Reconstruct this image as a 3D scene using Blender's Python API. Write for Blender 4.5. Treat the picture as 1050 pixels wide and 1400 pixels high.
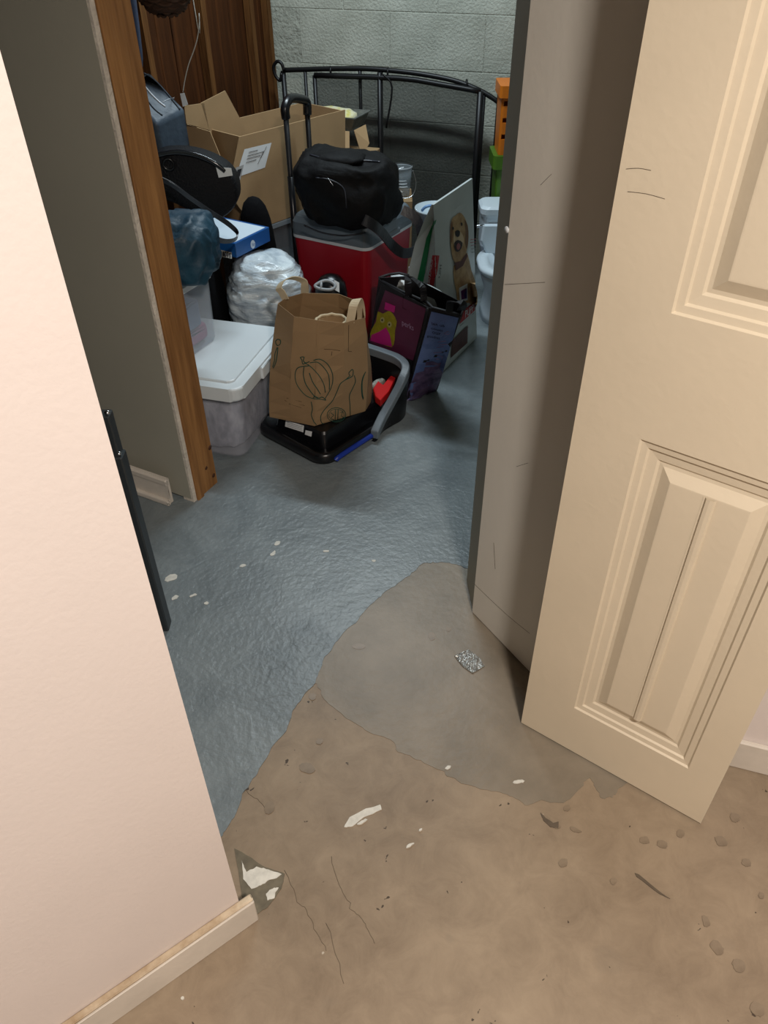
import bpy, bmesh, math, random
from mathutils import Vector, Matrix, noise
from mathutils.bvhtree import BVHTree
from mathutils.geometry import tessellate_polygon

for o in list(bpy.data.objects):
    bpy.data.objects.remove(o, do_unlink=True)
S = bpy.context.scene
COL = S.collection
random.seed(4)

# ------------------------------------------------------------------ camera
FPX, CX, CY, H = 1055.0, 525.0, 700.0, 1.45
TH, RHO = math.radians(39.5), math.radians(0.5)
FW = Vector((0, math.cos(TH), -math.sin(TH)))
R0 = Vector((1, 0, 0)); U0 = Vector((0, math.sin(TH), math.cos(TH)))
RT = R0*math.cos(RHO) - U0*math.sin(RHO)
UP = U0*math.cos(RHO) + R0*math.sin(RHO)
EYE = Vector((0, 0, H))
cam = bpy.data.cameras.new('camera')
cam.sensor_fit = 'HORIZONTAL'; cam.sensor_width = 36.0; cam.lens = 36.0*FPX/1050.0
cam.clip_start = 0.02
co = bpy.data.objects.new('camera', cam); COL.objects.link(co)
M = Matrix((RT, UP, -FW)).transposed().to_4x4(); M.translation = EYE
co.matrix_world = M
S.camera = co

# ------------------------------------------------------------------ world, exposure, lights
w = bpy.data.worlds.new('world'); S.world = w; w.use_nodes = True
w.node_tree.nodes['Background'].inputs[0].default_value = (0.8, 0.85, 1, 1)
w.node_tree.nodes['Background'].inputs[1].default_value = 0.0   # closed rooms, no sky
S.view_settings.view_transform = 'Standard'; S.view_settings.look = 'None'
S.view_settings.gamma = 1.0; S.view_settings.use_curve_mapping = False
S.view_settings.exposure = 0.0

def area(name, loc, size, size_y, power, color, rotz=0, shape='RECTANGLE'):
    l = bpy.data.lights.new(name, 'AREA'); l.shape = shape; l.size = size; l.size_y = size_y
    l.energy = power; l.color = color
    o = bpy.data.objects.new(name, l); COL.objects.link(o); o.location = loc
    o.rotation_euler = (0, 0, rotz)
    return o
HALL_LAMP = (0.39, -0.40, 2.235)
STORE_LAMP = (-0.06, 2.92, 2.16)
HALL_W, STORE_W = 51, 25
# the hall's ceiling lamp behind the viewer and the storage room's ceiling lamp, both above the picture
area('hall_ceiling_lamp_offscreen', (HALL_LAMP[0], HALL_LAMP[1], HALL_LAMP[2]-0.03), 0.2, 0.2, HALL_W, (1.0, 0.905, 0.815), 0, 'DISK')
area('storage_ceiling_lamp_offscreen', (STORE_LAMP[0], STORE_LAMP[1], STORE_LAMP[2]-0.075), 0.85, 0.09, STORE_W, (0.80, 0.93, 1.0), math.radians(-18))

# ------------------------------------------------------------------ helpers
def V(*a): return Vector(a)
def ray(u, v): return FW + RT*((u-CX)/FPX) - UP*((v-CY)/FPX)
def G(u, v, z=0.0):
    d = ray(u, v); return EYE + d*((z-H)/d.z)
def PY(u, v, y):
    d = ray(u, v); return EYE + d*(y/d.y)
def PL(u, v, p, n):
    d = ray(u, v); return EYE + d*((Vector(p)-EYE).dot(Vector(n))/d.dot(Vector(n)))
def lin(c): return tuple(((x/255.0)/12.92 if x/255.0 <= 0.04045 else ((x/255.0+0.055)/1.055)**2.4) for x in c)

MATS = {}
def mat(name, rgb, rough=0.6, metal=0.0, noise_amt=0.0, noise_scale=8.0, bump=0.0, bump_scale=60.0, rgb2=None,
        stretch=None, spec=0.5, alpha=1.0, trans=0.0, emit=None, emit_s=0.0, detail=4.0, sub=0.0):
    if name in MATS: return MATS[name]
    m = bpy.data.materials.new(name); m.use_nodes = True; MATS[name] = m
    nt = m.node_tree; b = nt.nodes['Principled BSDF']
    c = lin(rgb)
    b.inputs['Base Color'].default_value = (*c, 1); b.inputs['Roughness'].default_value = rough
    b.inputs['Metallic'].default_value = metal; b.inputs['Specular IOR Level'].default_value = spec
    b.inputs['Alpha'].default_value = alpha; b.inputs['Transmission Weight'].default_value = trans
    if emit: b.inputs['Emission Color'].default_value = (*lin(emit), 1); b.inputs['Emission Strength'].default_value = emit_s
    tc = nt.nodes.new('ShaderNodeTexCoord'); mp = nt.nodes.new('ShaderNodeMapping')
    nt.links.new(tc.outputs['Object'], mp.inputs[0])
    if stretch: mp.inputs['Scale'].default_value = stretch
    if noise_amt > 0 or rgb2:
        n = nt.nodes.new('ShaderNodeTexNoise'); n.inputs['Scale'].default_value = noise_scale; n.inputs['Detail'].default_value = detail
        n.inputs['Roughness'].default_value = 0.6
        nt.links.new(mp.outputs[0], n.inputs['Vector'])
        r = nt.nodes.new('ShaderNodeValToRGB')
        c2 = lin(rgb2) if rgb2 else tuple(x*(1-noise_amt) for x in c)
        r.color_ramp.elements[0].position = 0.35; r.color_ramp.elements[1].position = 0.65
        r.color_ramp.elements[0].color = (*c2, 1); r.color_ramp.elements[1].color = (*c, 1)
        nt.links.new(n.outputs['Fac'], r.inputs[0]); nt.links.new(r.outputs[0], b.inputs['Base Color'])
    if bump > 0:
        n2 = nt.nodes.new('ShaderNodeTexNoise'); n2.inputs['Scale'].default_value = bump_scale; n2.inputs['Detail'].default_value = 5
        nt.links.new(mp.outputs[0], n2.inputs['Vector'])
        bp = nt.nodes.new('ShaderNodeBump'); bp.inputs['Strength'].default_value = bump; bp.inputs['Distance'].default_value = 0.01
        nt.links.new(n2.outputs['Fac'], bp.inputs['Height']); nt.links.new(bp.outputs[0], b.inputs['Normal'])
    return m

def tag(o, label=None, cat=None, group=None, kind=None):
    if label: o['label'] = label
    if cat: o['category'] = cat
    if group: o['group'] = group
    if kind: o['kind'] = kind
    return o
def thing(name, label, cat, loc=(0, 0, 0), group=None):
    o = bpy.data.objects.new(name, None); COL.objects.link(o); o.location = loc; o.empty_display_size = 0.05
    return tag(o, label, cat, group)
def origin_of(o):
    p = Vector((0, 0, 0))
    while o: p += o.location; o = o.parent
    return p
def link(name, me, m=None, parent=None, smooth=False):
    """mesh in world coordinates -> object whose origin sits at its bounding-box base"""
    o = bpy.data.objects.new(name, me)
    if m: me.materials.append(m)
    if smooth:
        for p in me.polygons: p.use_smooth = True
    vs = [v.co for v in me.vertices]
    c = Vector(((min(v.x for v in vs)+max(v.x for v in vs))/2, (min(v.y for v in vs)+max(v.y for v in vs))/2, min(v.z for v in vs)))
    me.transform(Matrix.Translation(-c))
    COL.objects.link(o)
    o.location = c
    if parent:
        o.parent = parent; o.location = c - origin_of(parent)
    me.update()
    return o
def raw(name, verts, faces, m=None, parent=None, smooth=False):
    me = bpy.data.meshes.new(name); me.from_pydata([tuple(v) for v in verts], [], faces)
    bm = bmesh.new(); bm.from_mesh(me); bmesh.ops.recalc_face_normals(bm, faces=bm.faces); bm.to_mesh(me); bm.free()
    return link(name, me, m, parent, smooth)
def frombm(name, bm, m=None, parent=None, smooth=False):
    bmesh.ops.recalc_face_normals(bm, faces=bm.faces)
    me = bpy.data.meshes.new(name); bm.to_mesh(me); bm.free()
    return link(name, me, m, parent, smooth)
def obox(name, o, a, b, c, m, parent=None, bev=0.0, seg=2, smooth=None, taper=None):
    """box from corner o spanned by vectors a,b,c"""
    o, a, b, c = map(Vector, (o, a, b, c))
    bm = bmesh.new()
    vs = [bm.verts.new(o + a*i + b*j + c*k) for k in (0, 1) for j in (0, 1) for i in (0, 1)]
    if taper:
        ctr = o + (a+b)/2
        for v in vs[:4]:
            d = v.co-ctr; v.co = ctr + d*taper
    for f in ((0,1,3,2), (4,5,7,6), (0,1,5,4), (2,3,7,6), (0,2,6,4), (1,3,7,5)): bm.faces.new([vs[i] for i in f])
    if bev > 0: bmesh.ops.bevel(bm, geom=list(bm.edges), offset=bev, segments=seg, profile=0.5, affect='EDGES')
    return frombm(name, bm, m, parent, smooth if smooth is not None else False)
def prism(name, pts, z0, z1, m, parent=None, bev=0.0, seg=2, smooth=False):
    bm = bmesh.new()
    lo = [bm.verts.new((p[0], p[1], z0)) for p in pts]; hi = [bm.verts.new((p[0], p[1], z1)) for p in pts]
    n = len(pts)
    bm.faces.new(lo[::-1]); bm.faces.new(hi)
    for i in range(n): bm.faces.new((lo[i], lo[(i+1) % n], hi[(i+1) % n], hi[i]))
    if bev > 0:
        es = [e for e in bm.edges if abs(e.verts[0].co.z-e.verts[1].co.z) < 1e-6]
        bmesh.ops.bevel(bm, geom=es, offset=bev, segments=seg, profile=0.5, affect='EDGES')
    return frombm(name, bm, m, parent, smooth)
def rrect(w, d, r, n=5):
    out = []
    for (sx, sy, a0) in ((1, 1, 0), (-1, 1, 90), (-1, -1, 180), (1, -1, 270)):
        for i in range(n+1):
            a = math.radians(a0+90*i/n)
            out.append((sx*(w/2-r)+r*math.cos(a), sy*(d/2-r)+r*math.sin(a)))
    return out
def loft(name, rings, m, parent=None, cap0=True, cap1=True, smooth=False, solid=0.0, tri=False):
    vs = []; fs = []; n = len(rings[0])
    for r in rings: vs += [Vector(p) for p in r]
    for k in range(len(rings)-1):
        for i in range(n):
            q = (k*n+i, k*n+(i+1) % n, (k+1)*n+(i+1) % n, (k+1)*n+i)
            if tri: fs += [(q[0], q[1], q[2]), (q[0], q[2], q[3])]
            else: fs.append(q)
    if cap0: fs.append(tuple(range(n))[::-1])
    if cap1: fs.append(tuple((len(rings)-1)*n+i for i in range(n)))
    o = raw(name, vs, fs, m, parent, smooth)
    if solid: md = o.modifiers.new('s', 'SOLIDIFY'); md.thickness = solid; md.offset = 0
    return o
def catmull(pts, k=6, closed=False):
    pts = [Vector(p) for p in pts]; n = len(pts); out = []
    rng = range(n) if closed else range(n-1)
    for i in rng:
        if closed: p0, p1, p2, p3 = pts[i-1], pts[i], pts[(i+1) % n], pts[(i+2) % n]
        else: p0, p1, p2, p3 = pts[max(i-1, 0)], pts[i], pts[i+1], pts[min(i+2, n-1)]
        for j in range(k):
            t = j/k
            out.append(0.5*((2*p1)+(p2-p0)*t+(2*p0-5*p1+4*p2-p3)*t*t+(3*p1-p0-3*p2+p3)*t**3))
    if not closed: out.append(pts[-1])
    return out
def tube(name, pts, r, m, parent=None, seg=8, k=0, closed=False, flat=None, flatdir=None):
    """sweep; flat=(w,h) gives a ribbon whose width runs along flatdir"""
    pts = catmull(pts, k, closed) if k else [Vector(p) for p in pts]
    n = len(pts); vs = []; fs = []
    up = Vector((0, 0, 1)); prev = None
    for i, p in enumerate(pts):
        t = ((pts[(i+1) % n] if (closed or i < n-1) else p) - (pts[i-1] if (closed or i > 0) else p)).normalized()
        if flatdir is not None: a = Vector(flatdir)
        elif prev is None: a = up if abs(t.z) < 0.9 else Vector((1, 0, 0))
        else: a = prev
        a = (a - t*a.dot(t)).normalized(); b = t.cross(a); prev = a
        rr = r[i] if isinstance(r, (list, tuple)) else r
        if flat:
            for (x, y) in ((1, 1), (-1, 1), (-1, -1), (1, -1)): vs.append(p + a*(flat[0]/2*x) + b*(flat[1]/2*y))
        else:
            for j in range(seg):
                q = 2*math.pi*j/seg; vs.append(p + (a*math.cos(q)+b*math.sin(q))*rr)
    s = 4 if flat else seg
    for i in range(n if closed else n-1):
        i2 = (i+1) % n
        for j in range(s): fs.append((i*s+j, i*s+(j+1) % s, i2*s+(j+1) % s, i2*s+j))
    if not closed: fs += [tuple(range(s)), tuple((n-1)*s+j for j in range(s))]
    return raw(name, vs, fs, m, parent, not flat)
def lathe(name, prof, c, m, parent=None, seg=28, sx=1, sy=1, solid=0.0, caps=True):
    rings = [[Vector(c)+Vector((r*sx*math.cos(2*math.pi*j/seg), r*sy*math.sin(2*math.pi*j/seg), z)) for j in range(seg)] for r, z in prof]
    return loft(name, rings, m, parent, caps, caps, True, solid)
def blob(name, c, ax, ay, az, m, parent=None, e=0.7, amp=0.02, freq=6.0, sub=4, fold=None, ridg=0.0, flatten=None):
    """superellipsoid spanned by half-axis vectors, with noise wrinkles"""
    bm = bmesh.new(); bmesh.ops.create_icosphere(bm, subdivisions=sub, radius=1.0)
    c, ax, ay, az = map(Vector, (c, ax, ay, az)); seed = Vector((random.random()*50, random.random()*50, 0))
    for v in bm.verts:
        d = v.co.normalized()
        q = Vector([math.copysign(abs(x)**e, x) for x in d]); 
        mx = (abs(q.x)**(2/e)+abs(q.y)**(2/e)+abs(q.z)**(2/e))**(e/2); q /= mx
        p = c + ax*q.x + ay*q.y + az*q.z
        s = p.copy()
        if fold: s = Vector((s.x*fold[0], s.y*fold[1], s.z*fold[2]))
        nn = noise.fractal(s*freq+seed, 1.0, 2.0, 4)
        if ridg: nn = (1-ridg)*nn + ridg*(0.6-abs(noise.noise(s*freq*1.7+seed))*2.2)
        out = (ax*q.x/max(ax.length_squared, 1e-6)+ay*q.y/max(ay.length_squared, 1e-6)+az*q.z/max(az.length_squared, 1e-6)).normalized()
        v.co = p + out*amp*nn
        if flatten is not None and v.co.z < flatten: v.co.z = flatten
    return frombm(name, bm, m, parent, True)
def bvh_of(o):
    mw = Matrix.Translation(origin_of(o))
    return BVHTree.FromPolygons([mw @ v.co for v in o.data.vertices], [tuple(p.vertices) for p in o.data.polygons])
def hit(bvh, u, v, off=0.0015):
    d = ray(u, v).normalized(); r = bvh.ray_cast(EYE, d)
    if r[0] is None:            # just past an edge: carry on in the plane of the nearest face
        n = bvh.find_nearest(EYE+d*2.6)
        t = (n[0]-EYE).dot(n[1])/d.dot(n[1]) if abs(d.dot(n[1])) > 0.15 else (n[0]-EYE).length
        r = (EYE+d*t, n[1])
    nn = r[1] if r[1].dot(d) < 0 else -r[1]
    return r[0] + nn*off
def dline(name, bvh, px, m, parent, r=0.0011, k=5, off=0.001, closed=False):
    px2 = catmull([Vector((p[0], p[1], 0)) for p in px], k, closed) if k else [Vector((p[0], p[1], 0)) for p in px]
    return tube(name, [hit(bvh, p.x, p.y, off) for p in px2], r, m, parent, seg=4, closed=closed)
def dpoly(name, bvh, px, m, parent, off=0.0015, k=0, sub=0):
    px2 = catmull([Vector((p[0], p[1], 0)) for p in px], k, True) if k else [Vector((p[0], p[1], 0)) for p in px]
    tris = tessellate_polygon([px2])
    bm = bmesh.new(); vs = [bm.verts.new(p) for p in px2]
    for t in tris:
        try: bm.faces.new([vs[i] for i in t])
        except Exception: pass
    if sub: bmesh.ops.subdivide_edges(bm, edges=list(bm.edges), cuts=sub, use_grid_fill=True)
    for v in bm.verts: v.co = hit(bvh, v.co.x, v.co.y, off)
    return frombm(name, bm, m, parent, False)
def text(name, s, o, xd, yd, size, m, parent=None, align='LEFT', off=0.0):
    cu = bpy.data.curves.new(name, 'FONT'); cu.body = s; cu.size = 1.0; cu.align_x = align; cu.resolution_u = 2
    t = bpy.data.objects.new(name, cu); COL.objects.link(t)
    dg = bpy.context.evaluated_depsgraph_get(); dg.update()
    me = bpy.data.meshes.new_from_object(t.evaluated_get(dg))
    bpy.data.objects.remove(t, do_unlink=True)
    xd = Vector(xd).normalized(); yd = Vector(yd); yd = (yd - xd*yd.dot(xd)).normalized(); nd = xd.cross(yd)
    Mx = Matrix((xd, yd, nd)).transposed().to_4x4(); Mx.translation = Vector(o)+nd*off
    me.transform(Mx @ Matrix.Scale(size, 4))
    me.materials.clear()
    return link(name, me, m, parent)
def ptext(name, bvh, s, u0, v0, u1, v1, m, parent, hscale=1.0, off=0.002, up=None):
    """text whose baseline runs from pixel 0 to pixel 1 on a surface"""
    a = hit(bvh, u0, v0, 0); b = hit(bvh, u1, v1, 0); xd = b-a
    d = ray((u0+u1)/2, (v0+v1)/2).normalized(); r = bvh.ray_cast(EYE, d)
    nn = r[1] if r[0] is not None else -d
    if nn.dot(d) > 0: nn = -nn
    yd = nn.cross(xd)
    o = text(name, s, a + nn*off, xd, yd, 1.0, m, parent)
    wd = max((v.co-o.data.vertices[0].co).length for v in o.data.vertices)
    # rescale to the baseline length
    bpy.data.objects.remove(o, do_unlink=True)
    k = xd.length/max(wd, 1e-4)
    o = text(name, s, a + nn*off, xd, yd, k, m, parent)
    og = origin_of(o)
    for v in o.data.vertices:      # press the letters onto the surface
        q = v.co+og-EYE; zc = q.dot(FW)
        v.co = hit(bvh, CX+FPX*q.dot(RT)/zc, CY-FPX*q.dot(UP)/zc, off)-og
    return o

# room directions: the storage room stands turned about 18 degrees
A18 = math.radians(18)
E1 = V(math.sin(A18), math.cos(A18), 0)      # into the room
E2 = V(math.cos(A18), -math.sin(A18), 0)     # along the back wall, to the right
Z = V(0, 0, 1)
CEIL = 2.25

# ------------------------------------------------------------------ materials
def mat_concrete():
    m = mat('concrete', (176, 162, 145), 0.5); nt = m.node_tree; b = nt.nodes['Principled BSDF']
    L = nt.links.new; N = nt.nodes.new
    tc = N('ShaderNodeTexCoord')
    n1 = N('ShaderNodeTexNoise'); n1.inputs['Scale'].default_value = 2.6; n1.inputs['Detail'].default_value = 8; n1.inputs['Roughness'].default_value = 0.65
    L(tc.outputs['Object'], n1.inputs['Vector'])
    r1 = N('ShaderNodeValToRGB'); e = r1.color_ramp.elements
    e[0].position = 0.36; e[0].color = (*lin((126, 110, 91)), 1); e[1].position = 0.64; e[1].color = (*lin((158, 141, 119)), 1)
    nb = N('ShaderNodeTexNoise'); nb.inputs['Scale'].default_value = 15; nb.inputs['Detail'].default_value = 10; nb.inputs['Roughness'].default_value = 0.72; nb.inputs['Distortion'].default_value = 0.6
    L(tc.outputs['Object'], nb.inputs['Vector'])
    mxn = N('ShaderNodeMixRGB'); mxn.inputs[0].default_value = 0.5; L(n1.outputs['Fac'], mxn.inputs[1]); L(nb.outputs['Fac'], mxn.inputs[2])
    L(mxn.outputs[0], r1.inputs[0])
    # small dark drips
    def spots(scale, thr, soft, seedv):
        mp = N('ShaderNodeMapping'); mp.inputs['Location'].default_value = seedv; L(tc.outputs['Object'], mp.inputs[0])
        nz = N('ShaderNodeTexNoise'); nz.inputs['Scale'].default_value = scale*1.5
        L(mp.outputs[0], nz.inputs['Vector'])
        mx = N('ShaderNodeMixRGB'); mx.inputs[0].default_value = 0.06; L(mp.outputs[0], mx.inputs[1]); L(nz.outputs['Color'], mx.inputs[2])
        vo = N('ShaderNodeTexVoronoi'); vo.inputs['Scale'].default_value = scale; L(mx.outputs[0], vo.inputs['Vector'])
        # only some cells carry a drip
        sp = N('ShaderNodeSeparateColor'); L(vo.outputs['Color'], sp.inputs[0])
        rad = N('ShaderNodeMath'); rad.operation = 'MULTIPLY'; rad.inputs[1].default_value = thr; 
        pw = N('ShaderNodeMath'); pw.operation = 'POWER'; pw.inputs[1].default_value = 3.0; L(sp.outputs[0], pw.inputs[0]); L(pw.outputs[0], rad.inputs[0])
        sb = N('ShaderNodeMath'); sb.operation = 'SUBTRACT'; L(rad.outputs[0], sb.inputs[0]); L(vo.outputs['Distance'], sb.inputs[1])
        dv = N('ShaderNodeMath'); dv.operation = 'DIVIDE'; dv.inputs[1].default_value = soft; dv.use_clamp = True; L(sb.outputs[0], dv.inputs[0])
        return dv.outputs[0]
    s1 = spots(9, 0.24, 0.06, (3, 1, 0)); s2 = spots(30, 0.16, 0.03, (0, 5, 0)); s3 = spots(17, 0.10, 0.03, (7, 2, 0))
    m1 = N('ShaderNodeMixRGB'); m1.inputs[2].default_value = (*lin((128, 116, 100)), 1)
    k1 = N('ShaderNodeMath'); k1.operation = 'MULTIPLY'; k1.inputs[1].default_value = 0.25; L(s1, k1.inputs[0]); L(k1.outputs[0], m1.inputs[0]); L(r1.outputs[0], m1.inputs[1])
    m2 = N('ShaderNodeMixRGB'); m2.inputs[2].default_value = (*lin((70, 58, 46)), 1); L(s2, m2.inputs[0]); L(m1.outputs[0], m2.inputs[1])
    m3 = N('ShaderNodeMixRGB'); m3.inputs[2].default_value = (*lin((222, 214, 200)), 1)
    k3 = N('ShaderNodeMath'); k3.operation = 'MULTIPLY'; k3.inputs[1].default_value = 0.5; L(s3, k3.inputs[0]); L(k3.outputs[0], m3.inputs[0]); L(m2.outputs[0], m3.inputs[1])
    L(m3.outputs[0], b.inputs['Base Color'])
    n2 = N('ShaderNodeTexNoise'); n2.inputs['Scale'].default_value = 45; n2.inputs['Detail'].default_value = 6; L(tc.outputs['Object'], n2.inputs['Vector'])
    bp = N('ShaderNodeBump'); bp.inputs['Strength'].default_value = 0.12; bp.inputs['Distance'].default_value = 0.004
    L(n2.outputs['Fac'], bp.inputs['Height']); L(bp.outputs[0], b.inputs['Normal'])
    rr = N('ShaderNodeMapRange'); rr.inputs[3].default_value = 0.42; rr.inputs[4].default_value = 0.62; L(n1.outputs['Fac'], rr.inputs[0]); L(rr.outputs[0], b.inputs['Roughness'])
    return m
def mat_bluepaint():
    m = mat('blue_floor_paint', (96, 116, 126), 0.38); nt = m.node_tree; b = nt.nodes['Principled BSDF']
    L = nt.links.new; N = nt.nodes.new; tc = N('ShaderNodeTexCoord')
    n1 = N('ShaderNodeTexNoise'); n1.inputs['Scale'].default_value = 4.5; n1.inputs['Detail'].default_value = 9; n1.inputs['Roughness'].default_value = 0.7; n1.inputs['Distortion'].default_value = 0.8
    L(tc.outputs['Object'], n1.inputs['Vector'])
    r1 = N('ShaderNodeValToRGB'); e = r1.color_ramp.elements
    e[0].position = 0.32; e[0].color = (*lin((104, 113, 117)), 1); e[1].position = 0.72; e[1].color = (*lin((136, 145, 148)), 1)
    L(n1.outputs['Fac'], r1.inputs[0]); L(r1.outputs[0], b.inputs['Base Color'])
    n2 = N('ShaderNodeTexNoise'); n2.inputs['Scale'].default_value = 70; n2.inputs['Detail'].default_value = 5; L(tc.outputs['Object'], n2.inputs['Vector'])
    n3 = N('ShaderNodeTexNoise'); n3.inputs['Scale'].default_value = 7; n3.inputs['Detail'].default_value = 6; n3.inputs['Distortion'].default_value = 1.2; L(tc.outputs['Object'], n3.inputs['Vector'])
    st = N('ShaderNodeMath'); st.operation = 'ADD'
    r3 = N('ShaderNodeMapRange'); r3.inputs[1].default_value = 0.47; r3.inputs[2].default_value = 0.53; r3.inputs[3].default_value = 0; r3.inputs[4].default_value = 0.22
    L(n3.outputs['Fac'], r3.inputs[0]); L(n2.outputs['Fac'], st.inputs[0]); L(r3.outputs[0], st.inputs[1])
    bp = N('ShaderNodeBump'); bp.inputs['Strength'].default_value = 0.5; bp.inputs['Distance'].default_value = 0.004
    L(st.outputs[0], bp.inputs['Height']); L(bp.outputs[0], b.inputs['Normal'])
    return m
CONC = mat_concrete(); BLUE = mat_bluepaint()
PATCH = mat('old_concrete_patch', (146, 135, 119), 0.46, rgb2=(124, 115, 101), noise_scale=5, bump=0.14, bump_scale=50, detail=12)
WALLP = mat('white_wall_paint', (232, 222, 217), 0.55, noise_amt=0.05, noise_scale=2.5, bump=0.06, bump_scale=120)
GREYP = mat('greige_wall_paint', (168, 166, 152), 0.7, noise_amt=0.05, noise_scale=3, bump=0.05, bump_scale=120)
DOORP = mat('cream_door_paint', (224, 211, 187), 0.42, noise_amt=0.06, noise_scale=3.0, bump=0.05, bump_scale=90)
FLUSHP = mat('flush_door_paint', (226, 222, 212), 0.45, noise_amt=0.05, noise_scale=3.0, bump=0.04, bump_scale=90)
TRIMP = mat('trim_paint', (222, 214, 202), 0.5, noise_amt=0.12, noise_scale=9, bump=0.08, bump_scale=60)
DIRT = mat('dusty_caulk', (158, 134, 104), 0.9, rgb2=(215, 200, 176), noise_scale=14, bump=0.3, bump_scale=80)
GYP = mat('torn_gypsum', (222, 214, 200), 0.9, noise_amt=0.2, noise_scale=30, bump=0.4, bump_scale=120)
PINE = mat('pine_stud', (170, 122, 70), 0.65, rgb2=(128, 86, 44), noise_scale=5, stretch=(9, 9, 0.6), bump=0.15, bump_scale=20, detail=6)
DKWOOD = mat('dark_wood_board', (78, 45, 22), 0.75, rgb2=(48, 26, 12), spec=0.08, noise_scale=4, stretch=(7, 7, 0.5), bump=0.2, bump_scale=20, detail=6)
STUDW = mat('old_wood_stud', (110, 74, 40), 0.7, rgb2=(72, 44, 22), spec=0.1, noise_scale=5, stretch=(8, 8, 0.6), bump=0.2, bump_scale=20, detail=6)
BLOCK = mat('painted_block', (178, 180, 168), 0.75, rgb2=(156, 158, 146), noise_scale=7, bump=0.5, bump_scale=100, detail=9)
MORT = mat('mortar', (166, 168, 156), 0.85, noise_amt=0.2, noise_scale=20, bump=0.8, bump_scale=70)
CEILM = mat('ceiling_paint', (222, 218, 208), 0.8)
BLKMET = mat('black_metal', (26, 26, 28), 0.42, 0.4)
STEEL = mat('steel', (190, 192, 196), 0.25, 1.0)
BLKPL = mat('black_plastic', (14, 15, 19), 0.3, noise_amt=0.1)
BLKCL = mat('black_cloth', (7, 7, 10), 0.85, spec=0.15, bump=0.25, bump_scale=70)
GREYPL = mat('grey_plastic', (104, 114, 122), 0.42, noise_amt=0.08, noise_scale=10, bump=0.03)
KRAFT = mat('kraft_paper', (160, 130, 94), 0.8, noise_amt=0.1, noise_scale=10, bump=0.12, bump_scale=14)
CARD = mat('cardboard', (168, 138, 100), 0.85, noise_amt=0.14, noise_scale=8, bump=0.08, bump_scale=30)
CARDIN = CARD
WHITEPL = mat('white_plastic', (226, 232, 236), 0.3)
PAPER = mat('white_paper', (222, 226, 228), 0.7)
INK = mat('dark_ink', (34, 34, 38), 0.8)
GREENINK = mat('green_ink', (18, 74, 62), 0.8)

# ------------------------------------------------------------------ floor
floor = obox('floor', (-3.6, -2.8, -0.12), (7.4, 0, 0), (0, 8.0, 0), (0, 0, 0.12), CONC); tag(floor, kind='structure')
def jag(px, amp=2.0, n=5, seed=0):
    out = []
    for i in range(len(px)-1):
        a, b = px[i], px[i+1]
        for j in range(n):
            t = j/n; x = a[0]+(b[0]-a[0])*t; y = a[1]+(b[1]-a[1])*t
            q = noise.noise_vector(Vector((x*0.09, y*0.09, seed)))*amp + noise.noise_vector(Vector((x*0.3, y*0.3, seed+5)))*amp*0.5 + noise.noise_vector(Vector((x*0.9, y*0.9, seed+9)))*amp*0.35
            out.append((x+q.x, y+q.y))
    out.append(px[-1]); return out
blue_edge = [(300, 1150), (314, 1128), (326, 1108), (331, 1086), (352, 1056), (371, 1024), (390, 1000), (401, 972), (421, 945), (432, 934), (441, 905), (455, 884), (470, 866), (492, 844), (506, 829), (524, 812), (546, 797), (562, 784), (580, 771), (604, 769), (622, 772), (640, 778)]
E_px = jag(blue_edge, 2.2, 6, 1)
pts = [G(*p) for p in E_px]
pts = [(p.x, p.y) for p in pts] + [(1.8, 1.75), (1.8, 5.0), (-3.4, 5.0), (-3.4, 0.75), (-1.0, 0.70)]
pc = prism('paint_coat', pts, 0.0, 0.0022, BLUE, floor); pc['label'] = 'blue grey floor paint with ragged edge'
patch = jag([(432, 936), (446, 958), (470, 980), (500, 998), (533, 1011), (545, 1026), (575, 1040), (602, 1052), (625, 1068), (660, 1080), (694, 1086), (716, 1100), (742, 1097), (770, 1098), (788, 1084), (798, 1070), (806, 1063), (812, 1074), (822, 1092), (836, 1090), (850, 1076)], 3.0, 6, 3) + [(900, 1040), (860, 960), (740, 820), (640, 778)] + [p for p in reversed(E_px[54:])]
pp = [G(*p) for p in patch]
o = prism('worn_skim_patch', [(p.x, p.y) for p in pp], 0.0, 0.0010, PATCH, floor); o['label'] = 'darker grey skim of concrete inside the doorway'
WFLK = mat('white_paint_fleck', (226, 224, 214), 0.6, noise_amt=0.2, noise_scale=60)
GREYST = mat('dark_floor_stain', (96, 84, 70), 0.7, noise_amt=0.2, noise_scale=30)
DKTILE = mat('old_dark_adhesive', (118, 110, 92), 0.7, noise_amt=0.35, noise_scale=40)
def floormark(name, px, m, z=0.003, amp=1.2, n=4, seed=2, z0=0.0):
    q = jag(list(px)+[px[0]], amp, n, seed)[:-1]
    p = [G(*a) for a in q]
    return prism(name, [(a.x, a.y) for a in p], z0, z, m, floor)
floormark('paint_fleck', [(470, 1131), (478, 1118), (500, 1106), (520, 1100), (522, 1107), (498, 1118), (482, 1130)], WFLK, 0.0018)
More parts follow.
